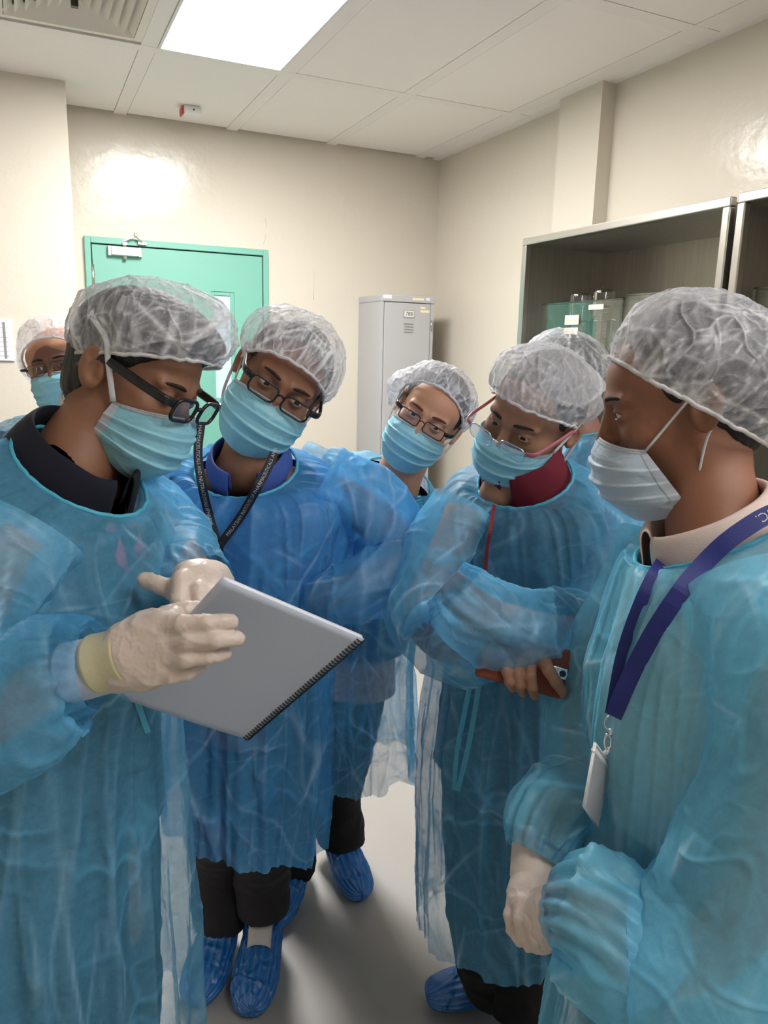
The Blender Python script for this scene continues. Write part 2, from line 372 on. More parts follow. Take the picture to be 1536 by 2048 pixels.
def sleeve_disp(G, seed, amp=.016, cr=8., endgather=True, fold=.010):
    nv, nu = G.shape[:2]; Nn = gnormals(G); v = np.linspace(0, 1, nv)[:, None]+np.zeros((1, nu)); u = np.arange(nu)/nu*2*math.pi+np.zeros((nv, 1))
    sg = 1.0
    cen = G.mean(1, keepdims=True); sg = np.sign(((G-cen)*Nn).sum(-1).mean()) or 1
    c, k = crumple(G, seed, cr*.8, .10); c2, k2 = crumple(G, seed+5, cr*.45, .10, (1, 1, .5))
    lo = perlin(G*5.5+seed*3.1)
    fade = np.clip(v/.05, .2, 1)*np.clip((1-v)/.06, .25, 1)
    s1, q1 = creases(G, seed+40, 26, .008, (.05, .18), .014); s2, q2 = creases(G, seed+70, 30, .004, (.03, .10), .008)
    big = 1 if amp > .006 else 0
    d = fade*(amp*lo*1.5+fold*.6*(c-.3)+fold*.8*(c2-.3)+big*(s1+s2))
    if endgather: d = d+.004*np.sin(u*17+3*perlin(G*9))*np.clip((v-.86)/.1, 0, 1)*np.clip((1.01-v)/.05, 0, 1)*(amp > .004)
    return G+Nn*(d*sg)[..., None], np.clip(.3*k+.3*k2+big*(q1+.8*q2), 0, 1)
def rim_tube(name, loop, r, mat, parent, wob=0, seed=0):
    loop = np.asarray(loop)
    if wob: loop = loop+wob*np.stack([perlin(loop*90+seed), perlin(loop*90+9), perlin(loop*90+33)], -1)
    V, F = tube_geo(loop, r, 8, closed=True)
    return mesh(name, V, F, mat, parent)
# ------------------------------------------------------------------ signed distance modelling
def smin(a, b, k):
    h = np.clip(.5+.5*(b-a)/k, 0, 1); return b*(1-h)+a*h-k*h*(1-h)
def smax(a, b, k): return -smin(-a, -b, k)
def sph(p, c, r): return np.linalg.norm(p-np.asarray(c, np.float32), axis=-1)-r
def ell(p, c, r):
    q = p-np.asarray(c, np.float32); r = np.asarray(r, np.float32)
    k0 = np.linalg.norm(q/r, axis=-1); k1 = np.linalg.norm(q/(r*r), axis=-1); return k0*(k0-1)/(k1+1e-9)
def rc(p, a, b, r1, r2):
    a = np.asarray(a, np.float32); b = np.asarray(b, np.float32); ab = b-a
    t = np.clip((p-a)@ab/(ab@ab+1e-12), 0, 1); return np.linalg.norm(p-a-t[..., None]*ab, axis=-1)-(r1+(r2-r1)*t)
def surfnets(fn, lo, hi, h):
    lo = np.asarray(lo, float); n = np.ceil((np.asarray(hi)-lo)/h).astype(int)+1
    ax = [(lo[i]+h*np.arange(n[i])).astype(np.float32) for i in range(3)]
    F = np.empty(tuple(n), np.float32)
    ch = 24
    for i in range(0, n[0], ch):
        g = np.stack(np.meshgrid(ax[0][i:i+ch], ax[1], ax[2], indexing='ij'), -1); F[i:i+ch] = fn(g)
    ins = F < 0
    C = tuple(n-1); acc = np.zeros(C+(3,), np.float32); cnt = np.zeros(C, np.float32); quads = []
    idx3 = np.indices(tuple(n)).astype(np.float32)
    info = []
    for a in range(3):
        s0 = [slice(None)]*3; s1 = [slice(None)]*3; s0[a] = slice(0, -1); s1[a] = slice(1, None); s0 = tuple(s0); s1 = tuple(s1)
        f0, f1 = F[s0], F[s1]; cr = ins[s0] != ins[s1]
        e = np.argwhere(cr); v0 = f0[cr]; v1 = f1[cr]; t = v0/(v0-v1)
        pos = e.astype(np.float32); pos[:, a] += t
        b, c = (a+1) % 3, (a+2) % 3
        info.append((a, b, c, e, v0 < 0))
        for db in (0, -1):
            for dc in (0, -1):
                ce = e.copy(); ce[:, b] += db; ce[:, c] += dc
                ok = (ce[:, b] >= 0) & (ce[:, c] >= 0) & (ce[:, b] < C[b]) & (ce[:, c] < C[c])
                q = ce[ok]; np.add.at(acc, (q[:, 0], q[:, 1], q[:, 2]), pos[ok]); np.add.at(cnt, (q[:, 0], q[:, 1], q[:, 2]), 1)
    vid = np.full(C, -1, np.int64); has = cnt > 0; vid[has] = np.arange(has.sum())
    V = acc[has]/cnt[has][:, None]*h+lo
    Q = []
    for a, b, c, e, inside0 in info:
        ok = (e[:, b] > 0) & (e[:, c] > 0) & (e[:, b] < C[b]) & (e[:, c] < C[c]); e = e[ok]; s = inside0[ok]
        def cid(db, dc):
            q = e.copy(); q[:, b] += db; q[:, c] += dc; return vid[q[:, 0], q[:, 1], q[:, 2]]
        q = np.stack([cid(-1, -1), cid(0, -1), cid(0, 0), cid(-1, 0)], 1)
        q[~s] = q[~s][:, ::-1]; Q.append(q)
    return V, np.concatenate(Q)
# ------------------------------------------------------------------ people
def basis(F, roll):
    """F: facing direction in (right, up, toward viewer); roll turns the crown clockwise in the picture"""
    cb = np.stack([_rt, _up, -_fw], 1)
    F = nrm(F); U = nrm(np.array([0, 1., 0])-F*F[1]); R = np.cross(F, U)
    a = math.radians(roll)
    U2 = U*math.cos(a)-R*math.sin(a)
    R2 = np.cross(F, U2)
    return np.stack([cb@R2, cb@F, cb@U2], 1)           # columns right, front, up
EYX, EYY, EYZ = .0315, .077, .004
def head_fn(nb, shl, shr, jaw=1.0, lid=.0040):
    nb = np.asarray(nb)
    def f(p):
        d = ell(p, (0, -.014, .03), (.0765, .096, .086))
        d = smin(d, ell(p, (0, .028, -.03), (.061*jaw, .064, .08)), .02)
        d = smin(d, ell(p, (0, .04, .035), (.058, .05, .05)), .02)
        ax = np.abs(p[..., 0:1]); q = np.concatenate([ax, p[..., 1:]], -1)
        d = smin(d, rc(q, (.050*jaw, .0, -.062), (.012, .068, -.104), .017, .016), .028)
        d = smin(d, sph(q, (.040, .056, -.026), .026), .022)
        d = smin(d, rc(q, (.010, .090, .020), (.046, .076, .022), .0085, .007), .012)
        es = ell(q, (.031, .100, .003), (.019, .016, .0125)); d = smax(d, -es, .012)
        li = sph(q, (EYX, EYY, EYZ), .0152)
        dx = (q[..., 0]-EYX)/.0145; op = np.abs(q[..., 2]-EYZ+.0004)-lid*(1-dx*dx)
        op = np.maximum(op, .006-(q[..., 1]-EYY)); li = np.maximum(li, -op)
        inner = sph(q, (EYX, EYY, EYZ), .0124)
        d = smin(d, li, .005); d = np.maximum(d, -np.maximum(inner, op))
        d = smin(d, rc(q, (0, .090, .012), (0, .106, -.030), .0075, .0115), .010)
        d = smin(d, sph(q, (.011, .099, -.034), .0075), .007)
        d = smin(d, ell(q, (0, .088, -.066), (.024, .012, .0055)), .006)
        d = smin(d, ell(q, (0, .087, -.076), (.020, .012, .0055)), .006)
        # ear
        ep = q-np.array((.079, -.012, -.002), np.float32)
        c_, s_ = math.cos(.35), math.sin(.35)
        ex = ep[..., 0]*c_+ep[..., 1]*s_; ey = -ep[..., 0]*s_+ep[..., 1]*c_
        tl = .22; ey2 = ey*math.cos(tl)+ep[..., 2]*math.sin(tl)*.6; e3 = np.stack([ex, ey2, ep[..., 2]], -1)
        ear = ell(e3, (.004, 0, .0), (.0075, .0185, .0315))
        cav = ell(e3, (.011, .004, -.002), (.007, .0095, .016)); ear = smax(ear, -cav, .004)
        cav2 = ell(e3, (.012, -.002, .017), (.0045, .0105, .008)); ear = smax(ear, -cav2, .004)
        ear = smin(ear, sph(e3, (.003, .013, -.004), .005), .005)
        d = smin(d, ear, .006)
        n = rc(p, (0, -.022, -.045), nb*.75+np.array([0, -.02, -.05])*.25, .054, .053); n = smin(n, rc(p, nb*.75+np.array([0, -.02, -.05])*.25, nb, .053, .056), .02)
        n = smin(n, rc(p, nb, shl, .045, .036), .02); n = smin(n, rc(p, nb, shr, .045, .036), .02)
        return smin(d, n, .022)
    return f
def toW(M3, o, V): return np.asarray(V)@M3.T+o
def eyeball(M3, o, side, gaze, parent):
    c = np.array([side*EYX, EYY, EYZ]); g = nrm(np.asarray(gaze)*np.array([.8, 1.1, .42])); V = []; F = []; mi = []
    a = nrm(np.cross(g, [0, 0, 1.])); b = np.cross(g, a); nl, nn = 14, 20
    for i in range(nl+1):
        t = math.pi*(i/nl)**1.3*.55
        for k in range(nn):
            an = 2*math.pi*k/nn; V.append(c+.0127*(g*math.cos(t)+(a*math.cos(an)+b*math.sin(an))*math.sin(t)))
    for i in range(nl):
        for k in range(nn):
            F.append((i*nn+k, (i+1)*nn+k, (i+1)*nn+(k+1) % nn, i*nn+(k+1) % nn)); mi.append(1 if math.pi*((i+1)/nl)**1.3*.55 < .52 else 0)
    return mesh('eye', toW(M3, o, V), F, None, parent, mats=['eye_white', 'iris'], mi=mi)
def eyebrow(M3, o, side, mat, parent, z=.021):
    pts = [(side*x, y, zz) for x, y, zz in ((.013, .0955, z+.002), (.022, .0955, z+.0045), (.034, .0915, z+.006), (.046, .082, z+.004), (.053, .073, z-.001))]
    pts = crom(pts, 16); r = np.interp(np.linspace(0, 1, 16), [0, .3, 1], [.0026, .0034, .0012])
    V, F = tube_geo(toW(M3, o, pts), r, 8); return mesh('eyebrow', V, F, mat, parent)
def mask_pt(u, v, w=1.0, puff=1.0, side=(.071, .034), flatten=0):
    """surface of a pleated mask in head space; u -1..1 across, v 0 top..1 bottom"""
    cy = np.interp(v, [0, .22, .5, .78, 1], [.108, .123, .128, .114, .086]); cz = np.interp(v, [0, .22, .5, .78, 1], [-.014, -.034, -.068, -.104, -.134])
    sy = np.interp(v, [0, 1], [side[1], side[2] if len(side) > 2 else side[1]-.014]); sz = np.interp(v, [0, 1], [-.030, side[3] if len(side) > 3 else -.100])
    a = u*math.pi/2; wx = np.interp(v, [0, .3, .75, 1], [.071, .0735, .070, .058])*w
    x = wx*np.sin(a)*(1-.0)+0*v; cc = np.cos(a)**.7
    y = sy+(cy-sy)*cc*puff; z = sz+(cz-sz)*cc**1.2
    return np.stack([x, y, z], -1)
def ear_loop(M3, o, s, a, b, parent, flat=True, r=.0028, back=(.088, -.020, .014), mid=None):
    pts = crom([a, (s*.082, .0, (a[2]+.02)*.5+.01), (s*back[0], back[1]+.006, back[2]+.012)], 14)
    m1 = MB(); m1.tube(toW(M3, o, pts), r, 8, flat=(1, .45) if flat else None)
    p2 = crom([b, (s*.079, .0, b[2]*.7), (s*back[0], back[1]+.002, back[2]-.028), (s*back[0], back[1]-.002, back[2]-.002), (s*back[0], back[1]+.006, back[2]+.012)], 18)
    m1.tube(toW(M3, o, p2), r, 8, flat=(1, .45) if flat else None)
    return m1.build('ear_loop', 'loop_white', parent, smooth=True)
def make_mask(name, M3, o, parent, mat='mask_blue', w=1.0, puff=1.0, side=(.071, .034), seed=1, text=None, shift=(0, 0, 0), loops=True, loopback=(.088, -.020, .014), rot=0., scl=1.0):
    nu, nv = 90, 90; u = np.linspace(-1, 1, nu); v = np.linspace(0, 1, nv); UU, VV = np.meshgrid(u, v)
    def post(X):
        X = np.asarray(X)*scl+np.asarray(shift)
        if rot:
            c, s = math.cos(math.radians(rot)), math.sin(math.radians(rot)); y, z = X[..., 1]-.06, X[..., 2]+.06
            X = np.stack([X[..., 0], .06+y*c-z*s, -.06+y*s+z*c], -1)
        return X
    G = post(mask_pt(UU, VV, w, puff, side)); Nn = gnormals(G, False)
    if (Nn[nv//2, nu//2, 1]) < 0: Nn = -Nn
    pl = 0
    for k, vc in enumerate((.30, .50, .68)):
        t = (VV-vc)/.10; saw = np.where((t > 0) & (t < 1), (1-t), 0)+np.where((t <= 0) & (t > -.12), 1+t/.12, 0)
        pl = pl+saw*.0045*(np.cos(UU*1.35))
    cr, ck = crumple(G, seed, 22., .2, (1, 1, 2.0))
    d = pl+.0016*(cr-.3)+.003*perlin(G*14+seed*3)
    edge = np.minimum(1, np.minimum(VV, 1-VV)*14); G2 = G+Nn*(d*edge)[..., None]
    mo = grid_mesh(name, toW(M3, o, G2), mat, parent, closed=False, crease=np.clip(ck*.3, 0, 1))
    # edge bindings
    def strip(sel, nm, wid):
        o2 = grid_mesh(nm, toW(M3, o, (G2+Nn*.0007)[sel]), 'mask_white', mo, closed=False)
    strip((slice(0, 7), slice(None)), 'nose_band', 0)
    strip((slice(0, nv), slice(0, 3)), 'side_band', 0); strip((slice(0, nv), slice(nu-3, nu)), 'side_band', 0)
    for rr in (2, 5):
        q = toW(M3, o, (G2+Nn*.0012)[rr, 2:-2]); mb = MB()
        for i in range(0, len(q)-1): mb.tube(np.array([q[i]*.8+q[i+1]*.2, q[i]*.3+q[i+1]*.7]), .00035, 4)
        mb.build('stitch_line', 'grey_ink', mo)
    if loops:
        for s in (-1, 1):
            iu = 0 if s < 0 else nu-1
            ear_loop(M3, o, s, G2[2, iu], G2[nv-3, iu], mo, back=loopback)
    if text:
        me = text_mesh(text, .0052); V = me[0]; w0 = V[:, 0].max()-V[:, 0].min(); V[:, 0] -= (V[:, 0].max()+V[:, 0].min())/2
        out = []
        for x, y, _ in V:      # reads left to right as seen from the front
            fu = ((-x/.10-.22)+1)/2*(nu-1); fv = (.235-y/.15)*(nv-1); a_, b_ = int(fu), int(fv); s_, t_ = fu-a_, fv-b_
            bl = lambda A_: (A_[b_, a_]*(1-s_)+A_[b_, a_+1]*s_)*(1-t_)+(A_[b_+1, a_]*(1-s_)+A_[b_+1, a_+1]*s_)*t_
            out.append(bl(G2)+bl(Nn)*.0010)
        mesh('mask_print', toW(M3, o, out), me[1], 'grey_ink', mo, smooth=False)
    return mo
def text_mesh(s, size, extr=0):
    cu = bpy.data.curves.new('t', 'FONT'); cu.body = s; cu.size = size; cu.resolution_u = 2
    ob = bpy.data.objects.new('t', cu); COL.objects.link(ob)
    dg = bpy.context.evaluated_depsgraph_get(); me = bpy.data.meshes.new_from_object(ob.evaluated_get(dg))
    V = np.array([v.co[:] for v in me.vertices]); F = [tuple(p.vertices) for p in me.polygons]
    bpy.data.objects.remove(ob); bpy.data.meshes.remove(me); bpy.data.curves.remove(cu)
    return V, F
def flat_text(name, s, size, org, ux, uy, mat, parent, off=.0006, center=True):
    V, F = text_mesh(s, size); ux = nrm(ux); uy = nrm(uy); nn = np.cross(ux, uy)
    if center: V[:, 0] -= (V[:, 0].max()+V[:, 0].min())/2; V[:, 1] -= (V[:, 1].max()+V[:, 1].min())/2
    W = np.asarray(org)+V[:, 0:1]*ux+V[:, 1:2]*uy+nn*off
    return mesh(name, W, F, mat, parent, smooth=False)
def make_cap(M3, o, parent, tilt=32, c0=(0, .004, .006), rx=.081, ry=.108, H=.142, bulge=1.16, sag=(0, 0, 0), seed=1, mat='cap_fabric', amp=.006, gath=30, amax=122, nu=260, nv=110, lobes=None):
    t = math.radians(tilt); n = np.array([0, -math.sin(t), math.cos(t)]); fy = np.array([0, math.cos(t), math.sin(t)]); fx = np.array([1., 0, 0]); c0 = np.asarray(c0)
    u = np.arange(nu)/nu*2*math.pi; am = math.radians(amax); v = np.linspace(0.002, 1, nv); UU, VV = np.meshgrid(u, v); al = VV*am
    rho = np.sin(al)/math.sin(am); k = (bulge*math.sin(am)); rho = rho*np.where(al < am, 1, 1)
    prof = np.where(al < math.pi/2, np.sin(al)*bulge, 1+(bulge-1)*((np.sin(al)-math.sin(am))/(1-math.sin(am))))
    hh = H*(np.cos(al)-math.cos(am))/(1-math.cos(am))
    G = c0+n*hh[..., None]+fx*(prof*rx*np.sin(UU))[..., None]+fy*(prof*ry*np.cos(UU))[..., None]
    bump_ = np.sin(np.clip(VV, 0, 1)*math.pi)[..., None]; G = G+bump_*np.asarray(sag)
    for (dx, dy, dz, rad, am_) in (lobes or []):
        D_ = nrm([dx, dy, dz]); cen = c0+n*H*.4; q = nrm(G-cen); wgt = np.exp(-((1-q@D_)/rad)**1.5)*(np.clip((1-VV)/.08, 0, 1)); G = G+D_*(am_*wgt)[..., None]
    Nn = gnormals(G); Nn = Nn*np.sign(((G-G.mean((0, 1)))*Nn).sum(-1).mean())
    c, ck = crumple(G, seed, 16., .12); c2, ck2 = crumple(G, seed+2, 8., .10)
    g = np.sin(UU*gath+2.5*perlin(np.stack([np.cos(UU)*3, np.sin(UU)*3, VV*2+seed], -1)))
    rad = ridge(np.stack([np.cos(UU)*5, np.sin(UU)*5, VV*1.3+seed*3.3], -1), .18)
    near = np.clip((VV-.45)/.5, 0, 1)**1.5
    d = amp*.5*(c-.3)+amp*.8*(c2-.3)+.0014*g*near+.0022*(rad-.3)*np.clip(VV*2, 0, 1)+amp*.8*perlin(G*8+seed)
    s1, q1 = creases(G, seed+40, 46, .0035, (.04, .16), .007, (math.pi/2, .7)); s2, q2 = creases(G, seed+80, 50, .002, (.02, .07), .005)
    d = (d+s1+s2)*np.clip((1-VV)/.05, 0.1, 1)
    cre = np.clip(.35*ck+.4*ck2+.5*rad**6*np.clip(VV*2, 0, 1)+.3*np.clip(g, 0, 1)**3*near+q1+q2*.7, 0, 1)
    G2 = G+Nn*d[..., None]
    cap = grid_mesh('hair_net', toW(M3, o, G2), mat, parent, crease=cre)
    rim_tube('elastic_band', toW(M3, o, G2[-1]), .0030, 'cap_band', cap, wob=.0022, seed=seed)
    return cap
def make_hair(M3, o, parent, drop=0.0, mat='hair', puff=0):
    def f(p):
        d = ell(p, (0, -.018, .034), (.0805, .1, .0875))
        if puff: d = smin(d, ell(p, (0, .022, .066), (.070, .078+puff, .052+puff*.5)), .02)
        d = smin(d, ell(p, (0, -.05, -.03), (.062, .052, .06)), .02)
        n = np.array([0, -.72, .694], np.float32); cut = -(p@n+.010+drop); ear = sph(np.concatenate([np.abs(p[..., :1]), p[..., 1:]], -1), (.083, -.012, .0), .028)
        return smax(smax(d, cut, .006), -ear, .006)+.0012*np.sin(p[..., 0]*400)*np.sin(p[..., 1]*310)
    V, F = surfnets(f, (-.1, -.14, -.12), (.1, .15, .16), .0034)
    return mesh('hair', toW(M3, o, V), F, mat, parent)
def rrect(w, h, r, n=8):
    pts = []
    for cx, cz, a0 in ((w/2-r, h/2-r, 0), (-w/2+r, h/2-r, 90), (-w/2+r, -h/2+r, 180), (w/2-r, -h/2+r, 270)):
        for i in range(n+1):
            a = math.radians(a0+90*i/n); pts.append((cx+r*math.cos(a), cz+r*math.sin(a)))
    return np.array(pts)
def make_glasses(M3, o, parent, frame='black_plastic', temple='black_plastic', w=.053, h=.034, r=.012, rim=.0024, tr=.0028, z=-.004, y=.119, ipd=.033, wrap=.12, halfrim=False, tilt=6, sx=1.0, tflat=(1.8, .8)):
    e = empty_part('glasses', toW(M3, o, np.array([0, y, z])), parent)
    fr = MB(); ln = []
    tl = math.radians(tilt)
    for s in (-1, 1):
        q = rrect(w, h, r); cx = s*ipd*sx
        X = cx+q[:, 0]; Z = z+q[:, 1]*math.cos(tl); Y = y-wrap*np.abs(X)**1.3*1.6+q[:, 1]*math.sin(tl)
        L = np.stack([X, Y, Z], 1)
        if halfrim:
            sel = np.arange(len(L)); fr.tube(toW(M3, o, L[0:2*9]), rim, 8); th = .0006; fr.tube(toW(M3, o, L), th, 6, closed=True)
        else: fr.tube(toW(M3, o, L), rim, 8, closed=True)
        c = L.mean(0); LL = toW(M3, o, np.vstack([[c], L])); nL = len(L)
        me = mesh('lens', np.vstack([LL, LL-M3[:, 1]*.0012]), [(0, 1+i, 1+(i+1) % nL) for i in range(nL)]+[(nL+1, nL+2+(i+1) % nL, nL+2+i) for i in range(nL)]+[(1+i, nL+2+i, nL+2+(i+1) % nL, 1+(i+1) % nL) for i in range(nL)], 'lens', e, smooth=False)
    yb = y-.001
    fr.tube(toW(M3, o, crom([(-ipd*sx+w/2, yb, z+.003), (0, yb+.004, z+.008), (ipd*sx-w/2, yb, z+.003)], 8)), rim*.95, 8)
    fr.build('frame', frame, e, smooth=True)
    for s in (-1, 1):
        xo = s*(ipd*sx+w/2); yo = y-wrap*abs(xo)**1.3*1.6
        pts = crom([(xo, yo, z+.008), (s*.0765, yo-.012, z+.010), (s*.081, .045, z+.014), (s*.083, .0, z+.017), (s*.084, -.022, z+.006), (s*.082, -.032, z-.012)], 22)
        m1 = MB(); m1.tube(toW(M3, o, pts), tr, 8, flat=tflat, ref=M3[:, 2]); m1.build('temple', temple, e, smooth=True)
    return e
def empty_part(name, loc, parent):
    o = bpy.data.objects.new(name, None); COL.objects.link(o); o.empty_display_size = .02
    o.location = Vector(loc); setparent(o, parent)
    return o
def make_collar(name, loop_c, M2, rx, ry, h, mat, parent, drop=.05, front_gap=.35, flare=1.35, seed=1):
    """folded shirt collar around a neck. loop_c centre, M2 = (right, front, up) axes"""
    n = 70; a = np.linspace(front_gap, 2*math.pi-front_gap, n); R, F, U = M2
    rows = []
    for hh, rr, in ((0, 1.03), (h*.6, .97), (h, .98), (h*1.03, 1.04), (h*.7, 1.12), (0, 1.24), (-drop*.7, flare), (-drop, flare+.05)):
        ff = np.cos(a)
        rows.append(loop_c+R*(rx*rr*np.sin(a))[:, None]+F*(ry*rr*np.cos(a))[:, None]+U*(hh-(.0 if hh > 0 else 0)-.35*drop*np.clip(ff, 0, 1)**2*(1 if hh <= 0 else .3))[:, None])
    G = np.array(rows); G = crom(G.reshape(len(rows), -1), 24).reshape(24, n, 3)
    G = G+.002*np.stack([perlin(G*20+seed)]*3, -1)
    o = grid_mesh(name, G, mat, parent, closed=False); sd = o.modifiers.new('solid', 'SOLIDIFY'); sd.thickness = .002
    return o
def make_shoe(parent, ankle, yaw_vec, z0=0., L=.27, tongue=True, seed=1):
    """blue gathered overshoe; ankle = floor point under the ankle, yaw_vec = toe direction"""
    y = nrm(np.array([yaw_vec[0], yaw_vec[1], 0])); x = np.cross(y, ZUP); B = np.stack([x, y, ZUP], 1); o = np.array([ankle[0], ankle[1], z0])
    st = [(.197, .028, .0006, .0006, 0), (.196, .028, .006, .010, 0), (.190, .030, .030, .020, 0), (.160, .034, .048, .030, 5), (.11, .038, .055, .036, 8), (.05, .048, .052, .046, 25), (.005, .058, .050, .060, 50), (-.018, .078, .048, .066, 75), (-.02, .10, .044, .062, 88)]
    nu = 110; u = np.arange(nu)/nu*2*math.pi; rows = []
    for yy, zc, rx, rz, ang in st:
        a = math.radians(ang); up = np.array([0, -math.sin(a), math.cos(a)])
        rows.append(np.array([0, yy, zc])+np.outer(np.sin(u)*rx, [1, 0, 0])+np.outer(np.cos(u)*rz, up))
    G = crom(np.array(rows).reshape(len(rows), -1), 80).reshape(80, nu, 3)
    V = np.linspace(0, 1, 80)[:, None]; Nn = gnormals(G); Nn *= np.sign(((G-G.mean((0, 1)))*Nn).sum(-1).mean())
    g = np.sin(u[None]*19+2*perlin(np.stack([np.cos(u)[None]+0*V, np.sin(u)[None]+0*V, V*3+0*u+seed], -1)*2)); c, k = crumple(G, seed, 26., .2, (1, .4, 1))
    G = G+Nn*((.0016*g*np.clip(V*3, 0, 1)+.004*(c-.3)))[..., None]; G[..., 2] = np.maximum(G[..., 2], .003)
    ob = grid_mesh('shoe_cover', G@B.T+o, 'shoe_cover', parent, crease=np.clip(k*.6+.3*np.clip(g, 0, 1), 0, 1))
    rim_tube('cover_elastic', (G@B.T+o)[-1], .0035, 'shoe_cover', ob, wob=.003)
    if tongue:
        V2 = crom(np.array([[(-.03*math.cos(a)*.9, yy+.0, zz+.012*math.sin(a)) for a in np.linspace(0, math.pi, 12)] for yy, zz in ((.06, .075), (.045, .092), (.03, .108), (.018, .118))]).reshape(4, -1), 12).reshape(12, 12, 3)
        t = grid_mesh('shoe', V2@B.T+o, 'shoe_white', parent, closed=False); sd = t.modifiers.new('s', 'SOLIDIFY'); sd.thickness = .003
    return ob
def make_trousers(parent, legs, mat, hip, nuv=(64, 90)):
    """legs: lists of (point, radius) from hip to ankle; one mesh"""
    V = []; F = []
    for i, lg in enumerate(legs):
        G = path_grid([a for a, b in lg], [b for a, b in lg], nuv[0], nuv[1], ref=LAT)
        Nn = gnormals(G); v = np.linspace(0, 1, nuv[1])[:, None]; c, k = crumple(G, 11+i, 9., .2, (1, 1, 1.5))
        G = G+Nn*(.008*(c-.3)*np.clip(v*2-.2, 0.2, 1)+.008*perlin(G*8+i)*v)[..., None]
        n = len(V); V += list(G.reshape(-1, 3)); nu = nuv[0]
        for a in range(nuv[1]-1):
            for b in range(nu): F.append((n+a*nu+b, n+a*nu+(b+1) % nu, n+(a+1)*nu+(b+1) % nu, n+(a+1)*nu+b))
    return mesh('trousers', V, F, mat, parent)
def fingers_fn(parts, k=.006, palmk=.012):
    """parts: palm capsules first, then finger chains"""
    def f(p):
        d = None
        for a, b, r1, r2 in parts['palm']:
            q = rc(p, a, b, r1, r2); d = q if d is None else smin(d, q, palmk)
        for ch in parts['chains']:
            fd = None
            for (a, ra), (b, rb) in zip(ch[:-1], ch[1:]):
                q = rc(p, a, b, ra, rb); fd = q if fd is None else smin(fd, q, .003)
            d = smin(d, fd, k)
        return d
    return f
def make_hand(name, parts, mat, parent, h=.0022, k=.006, wr=.0012, palmk=.012, seed=1):
    pts = [q for a, b, r1, r2 in parts['palm'] for q in (a, b)]+[a for ch in parts['chains'] for a, r in ch]
    pts = np.array(pts); lo = pts.min(0)-.035; hi = pts.max(0)+.035
    V, F = surfnets(fingers_fn(parts, k, palmk), lo, hi, h)
    if wr:
        f = fingers_fn(parts, k, palmk); e = .001
        g = np.stack([f((V+e*np.eye(3)[i]).astype(np.float32))-f((V-e*np.eye(3)[i]).astype(np.float32)) for i in range(3)], -1); g = nrm(g)
        c, kk = crumple(V, seed, 34., .2); V = V+g*(wr*(c-.3)*2)[:, None]
    return mesh(name, V, F, mat, parent)
def bvh_of(objs):
    V = []; F = []
    for o in objs:
        n = len(V); V += [tuple(v.co) for v in o.data.vertices]; F += [tuple(i+n for i in p.vertices) for p in o.data.polygons]
    return BVHTree.FromPolygons(V, F)
def hit(bv, px, py, dflt=1.2, maxd=None):
    r = ray(px, py); n = np.linalg.norm(r); loc, nn, i, d = bv.ray_cast(Vector(CAMP), Vector(r/n))
    if loc is None: return None
    return np.array(loc)
def ribbon(name, bv, pix, width, mat, parent, off=.006, n=60, th=.0012, text=None, tsize=.011, tstart=.0, flip=False, smooth=25, tmat='print_white'):
    """band laid over clothing along the photographed line"""
    ctl = []
    for row in pix:
        d = row[2]
        if d <= 0:
            h_ = hit(bv, row[0], row[1]); d = float(np.dot(h_-CAMP, _fw)) if h_ is not None else (ctl[-1][2] if ctl else 1.2)
        ctl.append((row[0], row[1], d))
    q = crom(ctl, n); pts = []
    for px, py, d in q:
        h_ = hit(bv, px, py) if bv else None
        if h_ is not None: d = min(d, float(np.dot(h_-CAMP, _fw)))
        pts.append(P(px, py, d))
    pts = np.array(pts)
    D = np.array([(p-CAMP)@_fw for p in pts])
    for _ in range(smooth): D[1:-1] = np.minimum(D[1:-1], (D[:-2]+D[1:-1]+D[2:])/3)
    pts = np.array([P(q[i][0], q[i][1], D[i]) for i in range(n)])
    toc = nrm(CAMP-pts); pts = pts+toc*off; T = nrm(np.gradient(pts, axis=0)); sd = nrm(np.cross(T, toc)); nn = nrm(np.cross(sd, T))
    mb = MB(); V = []
    for i in range(n):
        for a, b in ((-1, 1), (1, 1), (1, -1), (-1, -1)): V.append(pts[i]+sd[i]*a*width/2+nn[i]*b*th/2)
    F = []
    for i in range(n-1):
        for k in range(4): F.append((i*4+k, i*4+(k+1) % 4, i*4+4+(k+1) % 4, i*4+4+k))
    F += [(3, 2, 1, 0), tuple(4*(n-1)+k for k in range(4))]
    o = mesh(name, V, F, mat, parent, smooth=False)
    if text:
        cum = np.concatenate([[0], np.cumsum(np.linalg.norm(np.diff(pts, axis=0), axis=1))])
        TV, TF = text_mesh(text, tsize); W = []
        ymid = tsize*.35
        for x, y, _ in TV:
            s = tstart+x; i = min(max(np.searchsorted(cum, s)-1, 0), n-2); t = (s-cum[i])/(cum[i+1]-cum[i]+1e-9)
            pp = pts[i]*(1-t)+pts[i+1]*t; ss = sd[i]*(-1 if flip else 1); sn = nn[i]*np.sign(nn[i]@toc[i])
            W.append(pp-ss*(y-ymid)+sn*(th/2+.0005))
        mesh('lanyard_print', W, TF, tmat, o, smooth=False)
    return o, pts

